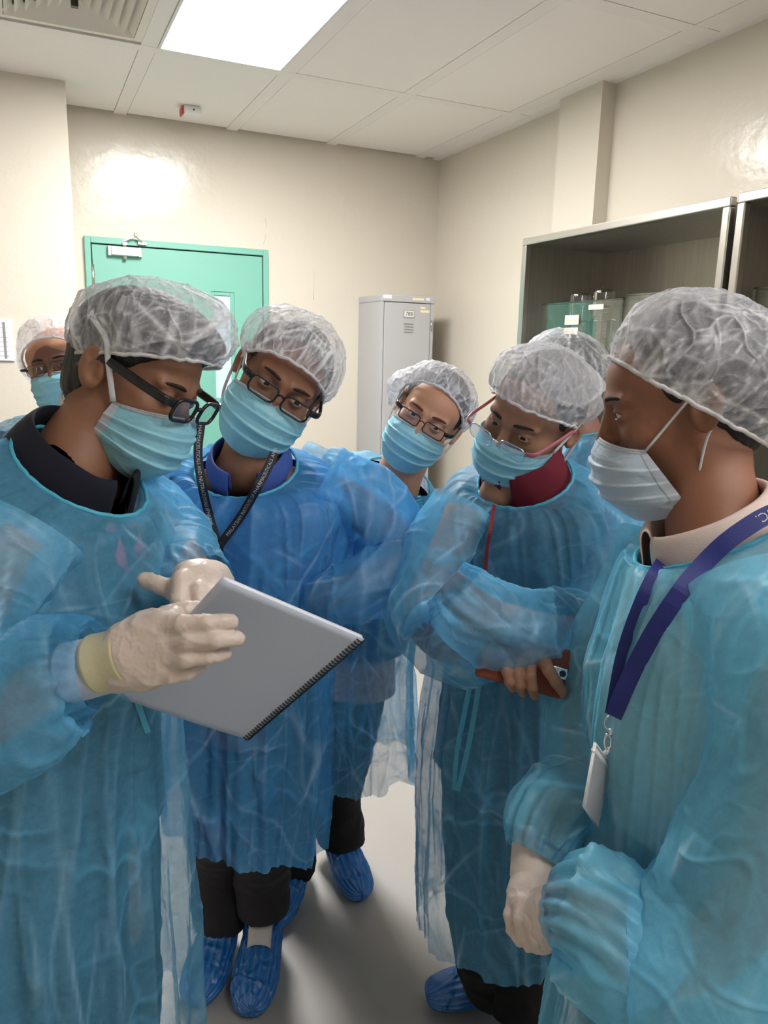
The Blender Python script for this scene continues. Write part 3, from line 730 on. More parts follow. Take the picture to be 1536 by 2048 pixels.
# ------------------------------------------------------------------ the room
def struct(o): o['kind'] = 'structure'; return o
m1 = MB(); m1.box((LX, LY, -.1), (W_X+.1, W_Y+.1, 0)); struct(m1.build('floor', 'floor_vinyl'))
PX0, PX1, PY0, PY1 = .589, 1.119, 2.41, 3.546       # visible light panel opening
m1 = MB(); m1.box((LX, LY, CEIL+.03), (W_X+.1, W_Y+.1, CEIL+.12)); struct(m1.build('ceiling', 'ceiling_paint'))
ceil_o = bpy.data.objects['ceiling']
gx = [-.65, -.05, .555, 1.155, 1.755, 2.355]; gy = [-2.42, -1.22, -.02, 1.18, 2.38, 3.58, 4.594]
gx_all = [LX]+gx+[W_X]; gy_all = [LY]+gy[1:]
PANELS = [(2, 3, 4), (2, 3, 1), (4, 5, 1)]   # (column edges i, j, row) of luminous tiles
def is_panel(i, j): return any(i == a+1 and j == r for a, b, r in PANELS)
for i in range(len(gx_all)-1):
    for j in range(len(gy_all)-1):
        x0, x1, y0, y1 = gx_all[i], gx_all[i+1], gy_all[j], gy_all[j+1]
        if is_panel(i, j): continue
        if i == 2 and j == 4 : continue               # air diffuser tile (far half) handled below
        if x1-x0 < .08: continue
        t = MB(); t.box((x0+.034, y0+.034, CEIL-.001), (x1-.034, y1-.034, CEIL+.03)); t.build('ceiling_tile', 'ceiling_paint', ceil_o, bevel=.002)
t = MB(); t.box((-.05+.034, 2.38+.034, CEIL-.001), (.555-.034, 2.98, CEIL+.03)); t.build('ceiling_tile', 'ceiling_paint', ceil_o, bevel=.002)
t = MB()
for x in gx: t.box((x-.032, LY, CEIL-.0015), (x+.032, W_Y, CEIL+.028))
for y in gy[1:-1]: t.box((LX, y-.032, CEIL-.0022), (W_X, y+.032, CEIL+.024))
t.box((W_X-.05, LY, CEIL-.0035), (W_X, W_Y, CEIL+.020))
t.build('grid_strip', 'ceiling_strip', ceil_o)
m1 = MB(); m1.box((LX, W_Y, 0), (W_X+.1, W_Y+.1, CEIL+.03)); struct(m1.build('wall_back', 'wall_paint'))
m1 = MB(); m1.box((W_X, LY, 0), (W_X+.1, W_Y, CEIL+.03)); m1.box((2.42, 2.96, 0), (W_X, 3.262, CEIL+.02)); struct(m1.build('wall_right', 'wall_paint'))
m1 = MB(); m1.box((LX-.1, LY, 0), (LX, W_Y, CEIL+.03)); m1.box((LX, 4.175, 0), (.266, W_Y, CEIL+.02)); struct(m1.build('wall_left', 'wall_paint'))
m1 = MB(); m1.box((LX-.1, LY-.1, 0), (W_X+.1, LY, CEIL+.03)); struct(m1.build('wall_front', 'wall_paint'))
# light panels
mt, nt, out = newmat('light_diffuser'); em = N(nt, 'ShaderNodeEmission', Strength=PANEL_E); em.inputs[0].default_value = (1, .975, .955, 1); nt.links.new(em.outputs[0], out.inputs[0])
mt, nt, out = newmat('light_diffuser_dim'); em = N(nt, 'ShaderNodeEmission', Strength=PANEL_BACK); em.inputs[0].default_value = (1, .975, .955, 1); nt.links.new(em.outputs[0], out.inputs[0])
for k, (a, b, r) in enumerate(PANELS):
    x0, x1, y0, y1 = gx[a]+.034, gx[b]-.034, gy[r]+.03, gy[r+1]-.034
    e = empty('ceiling_light', ((x0+x1)/2, (y0+y1)/2, CEIL), ['bright rectangular light panel set in the ceiling beside the air diffuser', 'light panel in the ceiling behind the camera, in line with the visible one', 'light panel in the ceiling near the right wall, behind the camera'][k], 'ceiling light', 'ceiling light panels')
    f = MB()
    for q in (((x0, y0), (x1, y0+.012)), ((x0, y1-.012), (x1, y1)), ((x0, y0+.012), (x0+.012, y1-.012)), ((x1-.012, y0+.012), (x1, y1-.012))): f.box((q[0][0], q[0][1], CEIL-.006), (q[1][0], q[1][1], CEIL+.025))
    f.build('frame', 'white_plastic', e); d = MB(); d.box((x0+.01, y0+.01, CEIL+.004), (x1-.01, y1-.01, CEIL+.012)); d.build('diffuser', 'light_diffuser' if k == 0 else 'light_diffuser_dim', e)
# supply air diffuser: concentric square louvres
vc = np.array([.253, 3.245]); vs = .258
e = empty('air_diffuser', (vc[0], vc[1], CEIL), 'square cream ceiling air diffuser with stepped concentric louvres', 'air vent')
def sqring(mb, h0, z0, h1, z1, th=.004):
    c = [(-1, -1), (1, -1), (1, 1), (-1, 1)]
    V = [(vc[0]+x*h0, vc[1]+y*h0, z0) for x, y in c]+[(vc[0]+x*h1, vc[1]+y*h1, z1) for x, y in c]+[(vc[0]+x*h0, vc[1]+y*h0, z0+th) for x, y in c]+[(vc[0]+x*h1, vc[1]+y*h1, z1+th) for x, y in c]
    F = []
    for i in range(4): j = (i+1) % 4; F += [(i, j, 4+j, 4+i), (8+i, 12+i, 12+j, 8+j), (i, 8+i, 8+j, j), (4+i, 4+j, 12+j, 12+i)]
    mb.add(V, F)
f = MB(); sqring(f, .268, CEIL-.004, .235, CEIL-.006, .01); f.build('frame', 'vent_metal', e)
for k in range(6):
    h0 = .232-.036*k; f = MB(); sqring(f, h0, CEIL-.008, h0-.030, CEIL+.022); f.build('louvre', 'vent_metal', e)
f = MB(); f.box((vc[0]-.268, vc[1]-.268, CEIL+.026), (vc[0]+.268, vc[1]+.268, CEIL+.0295)); f.build('duct_plate', 'vent_dark', e)
f = MB(); f.obox((vc[0], vc[1], CEIL+.0), (.012, 0, 0), (0, .012, 0), (0, 0, .02)); f.build('centre_screw', 'dark_metal', e)
# alarm sounder on the ceiling
p = onZ(383, 214, CEIL); e = empty('alarm_beacon', p, 'small white ceiling alarm box with a red lens on its left side', 'alarm')
f = MB(); f.box((p[0]-.045, p[1]-.04, CEIL-.045), (p[0]+.045, p[1]+.05, CEIL-.001)); f.build('housing', 'white_plastic', e, bevel=.008)
f = MB(); f.box((p[0]-.056, p[1]-.03, CEIL-.046), (p[0]-.045, p[1]+.035, CEIL-.01)); f.build('red_lens', 'red_plastic', e, bevel=.004)
f = MB(); f.box((p[0]+.0, p[1]-.042, CEIL-.026), (p[0]+.008, p[1]-.040, CEIL-.018)); f.build('indicator', 'dark_metal', e)
# door
DX0, DX1, DZ = .34, 1.357, 2.085
e = empty('door_1', (DX0, W_Y, 0), None, None); e['kind'] = 'structure'
f = MB(); f.box((DX0, W_Y-.03, 0), (DX0+.032, W_Y+.002, DZ)); f.box((DX1-.032, W_Y-.03, 0), (DX1, W_Y+.002, DZ)); f.box((DX0+.032, W_Y-.03, DZ-.034), (DX1-.032, W_Y+.002, DZ)); f.build('door_frame', 'green_paint', e, bevel=.003)
f = MB(); f.box((DX0+.03, W_Y-.006, 0), (DX1-.03, W_Y-.001, DZ-.03)); f.build('door_gap', 'black_gap', e)
wx0, wx1, wz1, wz0 = 1.012, 1.150, 1.834, 1.20
f = MB(); lx0, lx1, lz = DX0+.038, DX1-.038, DZ-.041
for a, b in (((lx0, .01), (wx0, lz)), ((wx1, .01), (lx1, lz)), ((wx0, wz1), (wx1, lz)), ((wx0, .01), (wx1, wz0))): f.box((a[0], W_Y-.022, a[1]), (b[0], W_Y-.004, b[1]))
leaf = f.build('door_leaf', 'green_paint', e)
f = MB(); t_ = .022
for a, b in (((wx0, wz0), (wx0+t_, wz1)), ((wx1-t_, wz0), (wx1, wz1)), ((wx0+t_, wz1-t_), (wx1-t_, wz1)), ((wx0+t_, wz0), (wx1-t_, wz0+t_))): f.box((a[0], W_Y-.017, a[1]), (b[0], W_Y-.004, b[1]))
f.build('vision_frame', 'green_paint', e, bevel=.002)
f = MB(); f.box((wx0+t_, W_Y-.010, wz0+t_), (wx1-t_, W_Y-.006, wz1-t_)); f.build('vision_pane', 'frosted_pane', e)
f = MB(); f.tube([(DX0+.036, W_Y-.028, 1.80), (DX0+.036, W_Y-.028, 1.94)], .0085, 12); 
for z in (1.835, 1.87, 1.905): f.tube([(DX0+.036, W_Y-.028, z-.001), (DX0+.036, W_Y-.028, z+.001)], .0092, 12)
f.build('hinge', 'steel_trim', e, smooth=True)
f = MB(); f.tube([(DX0+.036, W_Y-.028, .3), (DX0+.036, W_Y-.028, .44)], .0085, 12); f.build('hinge', 'steel_trim', e, smooth=True)
ca, cb = onY(219, 499, W_Y-.05), onY(281, 509, W_Y-.05)
cl = empty_part('door_closer', (ca[0], W_Y-.03, ca[2]), e)
f = MB(); f.box((ca[0]+.008, W_Y-.062, ca[2]-.026), (cb[0]-.008, W_Y-.022, ca[2]+.018)); f.build('closer_body', 'white_plastic', cl, bevel=.005)
for x in (ca[0]+.001, cb[0]-.001): f = MB(); f.box((x-.010, W_Y-.05, ca[2]-.03), (x+.010, W_Y-.021, ca[2]+.022)); f.build('end_cap', 'steel_trim', cl, bevel=.003)
xm = (ca[0]+cb[0])/2; f = MB(); f.tube([(xm, W_Y-.045, ca[2]-.045), (xm, W_Y-.045, ca[2]+.04)], .010, 12); f.box((xm-.012, W_Y-.055, ca[2]+.03), (xm+.012, W_Y-.035, ca[2]+.045)); f.build('pinion', 'steel_trim', cl)
f = MB(); f.obox((xm+.028, W_Y-.06, ca[2]+.066), (.034, 0, .018), (0, .009, 0), (-.001, 0, .003)); f.obox((xm+.072, W_Y-.055, ca[2]+.066), (.024, .01, -.016), (.002, .009, 0), (.001, 0, .003)); f.tube([(xm+.058, W_Y-.06, ca[2]+.072), (xm+.058, W_Y-.06, ca[2]+.096)], .008, 10)
f.box((xm+.07, W_Y-.05, ca[2]+.038), (xm+.115, W_Y-.03, ca[2]+.052)); f.build('closer_arm', 'steel_trim', cl)
# surface ridge of old paint / cable marks on the wall
mb = MB()
for px, ys in (((530, 437, 533, 455), 0), ((531, 470, 527, 488), 0), ((627, 540, 627, 600), 0)):
    a, b = onY(px[0], px[1], W_Y-.0015), onY(px[2], px[3], W_Y-.0015); mb.tube([a, (a+b)/2+np.array([.002, 0, 0]), b], .002, 6)
struct(mb.build('trim_1', 'wall_paint', smooth=True))
# notice sheet on the left wall
q = [onY(-70, 632, 4.17), onY(24, 638, 4.17), onY(27, 722, 4.17)]
e = empty('wall_notice', q[1], 'white printed record sheet with a dark vertical bar on the left wall', 'notice')
f = MB(); f.box((q[0][0], 4.166, q[2][2]), (q[1][0], 4.172, q[1][2])); f.build('sheet', 'paper', e)
a, b = onY(8, 644, 4.163), onY(12, 716, 4.163); f = MB(); f.box((a[0]-.006, 4.163, b[2]), (a[0]+.003, 4.1655, a[2])); f.build('dark_bar', 'grey_ink', e)
f = MB()
for k in range(9): z = a[2]-.004-k*.022; f.box((q[0][0]+.01, 4.1645, z-.0012), (q[1][0]-.02, 4.1655, z))
f.build('printed_rule', 'locker_grey', e)
# socket on right wall
a, b = onX(936, 793, 2.498), onX(957, 795, 2.498); zz = onX(945, 829, 2.498)[2]; yc = (a[1]+b[1])/2
e = empty('wall_socket', (2.498, yc, (a[2]+zz)/2), 'white switched power socket on the right wall beside the locker', 'socket')
f = MB(); f.box((2.49, yc-.045, zz), (2.499, yc+.045, a[2])); f.build('face_plate', 'white_plastic', e, bevel=.003)
f = MB(); f.box((2.485, yc-.018, a[2]-.038), (2.491, yc-.006, a[2]-.018)); f.build('rocker_switch', 'red_plastic', e)
for dy, dz, hh in ((0, -.05, .012), (-.011, -.075, .006), (.011, -.075, .006)): f = MB(); f.box((2.488, yc+dy-.003, a[2]+dz-hh), (2.4905, yc+dy+.003, a[2]+dz)); f.build('pin_hole', 'black_gap', e)
# ------------------------------------------------------------------ locker
lx0, lx1, ly0, ly1, lz = 1.953, 2.304, 4.237, 4.590, 1.848
e = empty('locker', ((lx0+lx1)/2, (ly0+ly1)/2, 0), 'tall grey steel locker with a 788 number card in the corner', 'locker')
f = MB(); f.box((lx0, ly0+.018, .04), (lx1, ly1, lz-.04)); f.box((lx0+.03, ly0+.04, 0), (lx1-.03, ly1-.02, .05)); f.build('body', 'locker_grey', e, bevel=.002)
f = MB(); f.box((lx0-.003, ly0-.002, lz-.04), (lx1+.003, ly1, lz)); f.build('top_cap', 'locker_grey', e, bevel=.004)
f = MB(); f.box((lx0+.008, ly0+.012, .05), (lx1-.008, ly0+.019, lz-.042)); f.build('door_gap', 'black_gap', e)
f = MB(); f.box((lx0, ly0+.004, .04), (lx0+.014, ly0+.018, lz-.04)); f.box((lx1-.022, ly0+.004, .04), (lx1, ly0+.018, lz-.04)); f.build('front_rail', 'locker_grey', e, bevel=.002)
f = MB(); f.box((lx0+.017, ly0, .06), (lx1-.025, ly0+.013, lz-.044)); dr = f.build('door', 'locker_grey', e, bevel=.003)
cx, cz = lx0+.178, lz-.107
f = MB(); f.box((cx-.037, ly0-.003, cz-.024), (cx+.037, ly0+.001, cz+.024)); f.build('card_holder', 'steel_trim', dr, bevel=.001)
f = MB(); f.box((cx-.030, ly0-.0045, cz-.017), (cx+.030, ly0-.003, cz+.017)); f.build('number_card', 'paper', dr)
flat_text('locker_number', '788', .034, (cx, ly0-.0046, cz), (1, 0, 0), (0, 0, 1), 'ink', dr)
for k in range(4):
    z = cz-.052-k*.0165; f = MB(); f.obox((cx-.002, ly0-.002, z), (.030, 0, 0), (0, .004, .003), (0, -.001, .0035)); f.build('vent_slot', 'locker_grey', dr)
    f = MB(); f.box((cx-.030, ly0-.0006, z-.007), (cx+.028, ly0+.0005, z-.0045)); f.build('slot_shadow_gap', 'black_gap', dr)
f = MB(); f.tube([(lx1-.018, ly0-.002, lz-.20), (lx1-.018, ly0-.002, lz-.14)], .004, 8); f.build('hinge', 'steel_trim', e, smooth=True)
for a, b, c, d, mt_ in ((lx0+.005, lx0+.06, lz-.024, lz-.003, 'paper'), (lx0+.20, lx1-.075, lz-.026, lz-.012, 'cream_label'), (lx1-.06, lx1-.035, lz-.025, lz-.008, 'paper')):
    f = MB(); f.box((a, ly0-.0035, c), (b, ly0-.002, d)); f.build('sticker', mt_, e)
for a, b, c, d in ((lx1-.095, lx1-.062, lz-.075, lz-.062), (lx1-.095, lx1-.033, lz-.095, lz-.082)):
    f = MB(); f.box((a, ly0-.0012, c), (b, ly0+.0005, d)); f.build('sticker', 'cream_label', dr)
# ------------------------------------------------------------------ steel cabinets
SH = onX(1195, 709, 2.06)[2]; SH2 = onX(1275, 1112, 2.06)[2]
def cabinet(ya, yb, ztop, label):
    e = empty('steel_cabinet', (2.25, (ya+yb)/2, 0), label, 'cabinet', None)
    X0, X1, T = 2.02, 2.415 if yb > 2.95 else 2.495, .012
    f = MB(); f.box((X0+.02, ya+.002, ztop-.03), (X1, yb-.002, ztop-.018)); f.build('top_panel', 'steel', e)
    f = MB(); f.box((X1-T, ya, .05), (X1, yb, ztop-.01)); f.build('back_panel', 'steel', e)
    for y in (ya, yb-T): f = MB(); f.box((X0+.02, y+.001, .0), (X1, y+T-.001, ztop-.015)); f.build('side_panel', 'steel', e)
    for z in (SH, SH2, .55, .12): f = MB(); f.box((X0+.015, ya+T, z-.02), (X1-T, yb-T, z)); f.build('shelf', 'steel', e, bevel=.002)
    f = MB(); b_ = .030
    f.box((X0, ya, ztop-b_), (X0+.028, yb, ztop)); f.box((X0, ya, 0), (X0+.028, ya+b_, ztop-b_)); f.box((X0, yb-b_, 0), (X0+.028, yb, ztop-b_)); f.box((X0, ya+b_, .05), (X0+.028, yb-b_, .1))
    f.build('front_frame', 'steel_trim', e, bevel=.004)
    return e
cabinet(1.822, 2.93, 2.014, 'open stainless steel cabinet on the right wall holding inverted beakers')
cabinet(.70, 1.797, 2.018, 'open stainless steel cabinet at the right edge of the photo')
def acrylic_box(y0, y1, x0, x1, z0, z1, label, labels=()):
    e = empty('acrylic_box', ((x0+x1)/2, (y0+y1)/2, z0), label, 'storage box', None); t = .005
    f = MB(); f.box((x0, y0, z0), (x1, y1, z0+t)); f.box((x0, y0, z0), (x0+t, y1, z1)); f.box((x1-t, y0, z0), (x1, y1, z1)); f.box((x0, y0, z0), (x1, y0+t, z1)); f.box((x0, y1-t, z0), (x1, y1, z1)); f.build('box_walls', 'acrylic', e)
    f = MB(); r_ = .0035
    f.tube([(x0, y0, z1), (x0, y1, z1), (x1, y1, z1), (x1, y0, z1)], r_, 6, closed=True)
    for q in ((x0, y0), (x0, y1)): f.tube([(q[0], q[1], z0), (q[0], q[1], z1)], r_*.8, 6)
    f.build('rim', 'lab_glass', e)
    for (ya, yb, za, zb, txt) in labels:
        f = MB(); f.box((x0-.0015, ya, za), (x0-.0003, yb, zb)); l = f.build('paper_label', 'cream_label', e)
        if txt: flat_text('label_text', txt, .011, (x0-.0018, (ya+yb)/2, (za+zb)/2-.002), (0, -1, 0), (0, 0, 1), 'grey_ink', e)
    return e
XF = 2.085
def yz(px, py, X=XF): q = onX(px, py, X); return q[1], q[2]
yl, zl = yz(1083, 609); l1 = yz(1131, 631); l2 = yz(1157, 649); l3 = yz(1178, 612); l4 = yz(1207, 618)
yr = yz(1252, 600)[0]
acrylic_box(yr+.02, yl, XF, XF+.30, SH+.001, zl, 'clear acrylic box with paper labels on the upper shelf behind the capped heads', [(l2[0], l1[0], l2[1], l1[1], 'Desiccant Glass'), (l4[0], l3[0], l4[1], l3[1]+.004, None), (l2[0], l1[0], l2[1]-.05, l2[1]-.012, None)])
acrylic_box(1.90, yr-.0, XF, XF+.30, SH+.001, zl+.012, 'clear acrylic box partly hidden behind the right-hand man\'s cap')
y3, z3 = yz(1509, 577); acrylic_box(y3-.45, y3, XF, XF+.3, SH+.001, z3, 'clear acrylic box in the cabinet at the right edge')
def beaker(x, y, z, r, h, label, inverted=False, group=None):
    e = empty('glass_beaker', (x, y, z), label, 'beaker', group); n = 40; pr = [(0, 0), (r*.85, 0), (r*.97, .004), (r, .012), (r, h-.006), (r+.003, h), (r+.001, h), (r-.0025, h-.008), (r-.0025, .014), (r*.9, .006), (0, .005)]
    V = []; F = []
    for (a, b) in pr:
        bb = (h-b) if inverted else b
        for k in range(n): t = 2*math.pi*k/n; V.append((x+a*math.cos(t), y+a*math.sin(t), z+bb))
    for i in range(len(pr)-1):
        for k in range(n): F.append((i*n+k, i*n+(k+1) % n, (i+1)*n+(k+1) % n, (i+1)*n+k))
    mesh('glass', V, F, 'lab_glass', e)
    mb = MB(); a0 = math.atan2(-y, -x)
    for k in range(5):
        zz = z+h*(.25+.12*k); pts = [(x+(r+.0006)*math.cos(a0+t), y+(r+.0006)*math.sin(a0+t), zz) for t in np.linspace(.1, .1+(.5 if k % 2 else .3), 6)]; mb.tube(pts, .0009, 4)
    mb.tube([(x+(r+.0006)*math.cos(a0-.15+t), y+(r+.0006)*math.sin(a0-.15+t), z+h*.62) for t in np.linspace(-.35, 0, 6)], .0009, 4)
    mb.build('graduation', 'print_white', e)
    return e
bx = 2.24
b1 = (onX(1141, 587, bx)[1]+onX(1184, 587, bx)[1])/2; b2 = (onX(1188, 583, bx)[1]+onX(1231, 583, bx)[1])/2
hz = onX(1162, 587, bx)[2]; hm = SH+.007+(hz-SH)*.52
rb = .0465
lowl = ['upright beaker in the labelled box, under the left inverted beaker', 'upright beaker in the labelled box, under the right inverted beaker', 'upright beaker in the labelled box, farthest from the room corner']
for y, l in ((b1, lowl[0]), (b2, lowl[1]), (b2-.108, lowl[2])): beaker(bx, y, SH+.007, rb+.004, hm-SH-.009, l, False, 'beakers in the acrylic box')
beaker(bx, b1, hm, rb, hz-hm, 'left of the two inverted glass beakers standing above the box rim', True, 'beakers in the acrylic box')
beaker(bx, b2, hm, rb, hz-hm+.006, 'right of the two inverted glass beakers standing above the box rim', True, 'beakers in the acrylic box')
q = onX(1275, 1060, 2.16)
for k in range(4):
    e = beaker(2.16, q[1], SH2+.001+k*.022, .055, .019, 'glass dish in the stack on the lower cabinet shelf, %s' % ['bottom of the stack', 'second from the bottom', 'second from the top', 'topmost of the stack'][k], False, 'stacked glass dishes'); e.name = 'glass_dish'; e['category'] = 'glass dish'

# ------------------------------------------------------------------ the people
def sleeve(name, pts, rad, mat, parent, seed, nu=110, nv=170, amp=.014, ref=(0, 0, 1), fold=.008, cuff=True, torso=None):
    G = path_grid(pts, rad, nu, nv, ref); G2, cr = sleeve_disp(G, seed, amp, fold=fold)
    o = grid_mesh(name, G2, mat, parent, crease=cr)
    if cuff:
        k0 = int(nv*.955); c = grid_mesh('cuff', np.vstack([G2[k0:], G2[-1:]*.995+G2[-1:].mean(1, keepdims=True)*.005]), 'gown_band', o)
    return o
def limb(pts, rad, nu=24, nv=40): return path_grid(pts, rad, nu, nv)
def grid_faces(nv, nu, n0):
    i = np.arange(nv-1)[:, None]*nu; k = np.arange(nu)[None]; k2 = (k+1) % nu
    return (np.stack([i+k, i+k2, i+nu+k2, i+nu+k], -1).reshape(-1, 4)+n0).tolist()
def arm(pts, r=.043):
    pts = [np.asarray(q, float) for q in pts]; n = len(pts); return (pts, list(np.linspace(r, .027, n)))
def clamp_inside(o, st, lim=.86, zmax=1.15):
    zs = np.array([q['c'][2] for q in st]); od = np.argsort(zs); me = o.data
    V = np.empty(len(me.vertices)*3); me.vertices.foreach_get('co', V); V = V.reshape(-1, 3)
    g = lambda f: np.interp(V[:, 2], zs[od], np.array([f(q) for q in st])[od])
    c = np.stack([g(lambda q: q['c'][0]), g(lambda q: q['c'][1])], 1); rx = g(lambda q: q['rx']); ry = g(lambda q: q['ry']); th = np.radians(g(lambda q: q['face']))
    fr = LAT[None, :2]*np.cos(th)[:, None]+DEP[None, :2]*np.sin(th)[:, None]; ax = np.stack([fr[:, 1], -fr[:, 0]], 1)
    d = V[:, :2]-c; a = (d*ax).sum(1); b = (d*fr).sum(1); r = np.hypot(a/(rx-.012), b/(ry-.012)); k = np.where((r > lim) & (V[:, 2] < zmax) & (V[:, 2] > zs.min()), lim/np.maximum(r, 1e-6), 1.0)
    V[:, :2] = c+d*k[:, None]; me.vertices.foreach_set('co', V.ravel()); me.update()
class Person: pass
def person(key, base, label, F, roll, hc, nb, stations, shl, shr, gown='gown_cyan', shirt='navy_knit', shirt_v=.55, seed=1, scale=1.0, jaw=1.0, arms=(), legs=(), trousers='black_trousers', gaze=(0, .8, -.5), brow='brow_dark', hair=True, head=True, hand_sdf=None, drape_kw={}, lid=.0036, skin=None, nuv=(300, 360), shirt_scale=.84, low_detail=False):
    p = Person(); p.key = key; e = empty('person', base, label, 'person'); p.e = e
    M3 = basis(F, roll)*scale; o = np.asarray(hc, float); p.M = M3; p.o = o
    inv = np.linalg.inv(M3); lo = lambda q: (inv@(np.asarray(q)-o))
    dn = np.array([0, 0, -.035]); nbl, sl, sr = lo(nb), lo(np.asarray(shl)+dn), lo(np.asarray(shr)+dn)
    sk = skin or 'skin_'+key
    f = head_fn(nbl, sl*.4+nbl*.6, sr*.4+nbl*.6, jaw, lid)
    bb = np.array([(-.105, -.135, -.16), (.105, .135, .13), tuple(nbl-.075), tuple(nbl+.05)])
    V, Q = surfnets(f, bb.min(0), bb.max(0), .0034 if low_detail else .0024)
    V = toW(M3, o, V); Vs = [V]; Fs = Q.tolist(); n = len(V)
    T = torso_grid(stations, 40, 40, .66, .16, .75); Vs.append(T.reshape(-1, 3)); Fs += grid_faces(40, 40, n); n += 1600
    for pts, rad in list(arms)+list(legs):
        G = limb(pts, rad); Vs.append(G.reshape(-1, 3)); Fs += grid_faces(40, 24, n); n += 960
    if hand_sdf is not None:
        V2, Q2 = hand_sdf; Vs.append(V2); Fs += (Q2+n).tolist(); n += len(V2)
    p.body = mesh('body', np.vstack(Vs), Fs, sk, e)
    if head:
        for s in (-1, 1): eyeball(M3, o, s, gaze, e); eyebrow(M3, o, s, brow, e)
        p.hair = make_hair(M3, o, e, puff=.03 if key == 'A' else 0) if hair else None
    # shirt under the gown
    sg = torso_grid(stations, 90, 90, shirt_scale, .05, shirt_v); sg[..., 2] -= .012; c, _ = crumple(sg, seed+4, 8.); sg = sg+gnormals(sg)*(.004*c)[..., None]
    p.shirt = grid_mesh('shirt', sg, shirt, e)
    G = torso_grid(stations, nuv[0], nuv[1]); kw = dict(amp=.016, fold=.007, vtop=.05); kw.update(drape_kw)
    p.G, cr = drape(G, seed, **kw)
    p.gown = grid_mesh('gown', p.G, gown, e, crease=cr)
    rim_tube('neck_binding', p.G[0], .0030, 'gown_band', p.gown, wob=.0012)
    p.gm = gown
    return p

# ---- left foreground man reading from the notebook
A_st = [S(-.428, 1.06, 1.345, .088, .102, -22, 0, -33), S(-.435, 1.055, 1.325, .15, .118, -22, 0, -25), S(-.445, 1.055, 1.262, .195, .135, -22, 0, -14), S(-.452, 1.055, 1.13, .20, .155, -20), S(-.485, 1.06, .96, .205, .160, -20), S(-.500, 1.07, .78, .225, .170, -20), S(-.508, 1.07, .55, .24, .178, -20), S(-.512, 1.07, .28, .255, .185, -20)]
A = person('A', K(-.46, 1.07, 0), 'person in the left foreground with black glasses, holding the white notebook in gloved hands', (.84, -.50, .22), -4, P(268, 752, 1.14), K(-.455, 1.11, 1.355), A_st, K(-.44, .92, 1.29), K(-.41, 1.18, 1.28), seed=2, shirt='navy_knit', gaze=(.1, .7, -.7),
    arms=[arm([K(-.45, .93, 1.27), K(-.50, .85, 1.19), K(-.535, .80, 1.07), K(-.50, .81, 1.06), P(120, 1352, .90), P(188, 1338, .90)]), arm([K(-.425, 1.17, 1.25), K(-.375, 1.20, 1.23), P(352, 1100, 1.20), P(385, 1148, 1.12), P(418, 1165, 1.08)])],
    legs=[([K(-.46, 1.0, .85), K(-.46, 1.0, .5), K(-.46, 1.0, .1)], [.08, .06, .04]), ([K(-.46, 1.17, .85), K(-.46, 1.17, .5), K(-.46, 1.17, .1)], [.08, .06, .04])])
clamp_inside(make_trousers(A.e, [[(K(-.485, .985, 1.0), .11), (K(-.49, .985, .6), .115), (K(-.49, .98, .08), .09)], [(K(-.485, 1.14, 1.0), .11), (K(-.49, 1.15, .6), .115), (K(-.49, 1.16, .08), .09)]], 'navy_trousers', None), A_st)
for dd in (.98, 1.17): make_shoe(A.e, K(-.45, dd, 0), LAT, seed=3, tongue=False)
make_cap(A.M, A.o, A.e, tilt=24, c0=(0, .010, .030), rx=.085, ry=.112, H=.124, bulge=1.15, sag=(0, .010, .0), seed=3, lobes=[(0, .9, .25, .12, .008)], amp=.007)
make_mask('face_mask', A.M, A.o, A.e, seed=4, side=(.071, .034), loops=False)
ms = [c for c in A.e.children if c.name.startswith('face_mask')][0]
mq = lambda u, v: mask_pt(np.array(float(u)), np.array(float(v)), 1.0, 1.0, (.071, .034))
for s in (-1, 1):
    m1 = MB(); m1.tube(toW(A.M, A.o, crom([mq(s, .02), (s*.083, .010, .016), (s*.090, -.004, .045), (s*.082, -.045, .062), (0, -.108, .07)], 26)), .0042, 8, flat=(1, .35), ref=A.M[:, 2]); m1.build('mask_tie', 'loop_white', ms, smooth=True)
    m1 = MB(); m1.tube(toW(A.M, A.o, crom([mq(s, .98), (s*.066, -.028, -.085), (s*.050, -.065, -.07), (0, -.085, -.058)], 22)), .0042, 8, flat=(1, .35), ref=A.M[:, 2]); m1.build('mask_tie', 'loop_white', ms, smooth=True)
make_glasses(A.M, A.o, A.e, w=.050, h=.034, r=.013, rim=.0028, tr=.0040, tflat=(1.7, .6), z=.001, y=.121)
make_collar('collar', K(-.440, 1.078, 1.355), nrm(np.stack([LAT*.37*-1+DEP*-.93, (LAT*.93-DEP*.37)*.82-ZUP*.57, (LAT*.93-DEP*.37)*.57+ZUP*.82])), .070, .080, .036, 'navy_knit', A.shirt, drop=.055, front_gap=.22)
sleeve('sleeve', [K(-.455, .93, 1.29), K(-.50, .85, 1.19), K(-.535, .80, 1.07), K(-.50, .81, 1.06), P(120, 1352, .90), P(188, 1338, .90)], [.085, .088, .092, .088, .078, .050], 'gown_cyan', A.gown, 5, fold=.014)
sleeve('sleeve', [K(-.425, 1.17, 1.27), K(-.375, 1.20, 1.24), P(352, 1100, 1.20), P(385, 1148, 1.12), P(418, 1165, 1.08)], [.080, .078, .066, .052, .038], 'gown_cyan', A.gown, 6)
princ('pink_stripe', srgb(200, 70, 110), .8)
bvS = bvh_of([A.shirt])
for pl in ([(196, 985), (215, 1040), (238, 1100), (250, 1150)], [(262, 1040), (275, 1085), (285, 1120)]): ribbon('shirt_stripe', bvS, [(a, b, 0) for a, b in pl], .013, 'pink_stripe', A.shirt, n=30, off=-.010, th=.006)
bvA = bvh_of([A.gown])
ribbon('gown_tie', bvA, [(272, 1395, 0), (282, 1425, 0), (296, 1465, 0)], .008, 'gown_band', A.gown, n=20, off=.006)
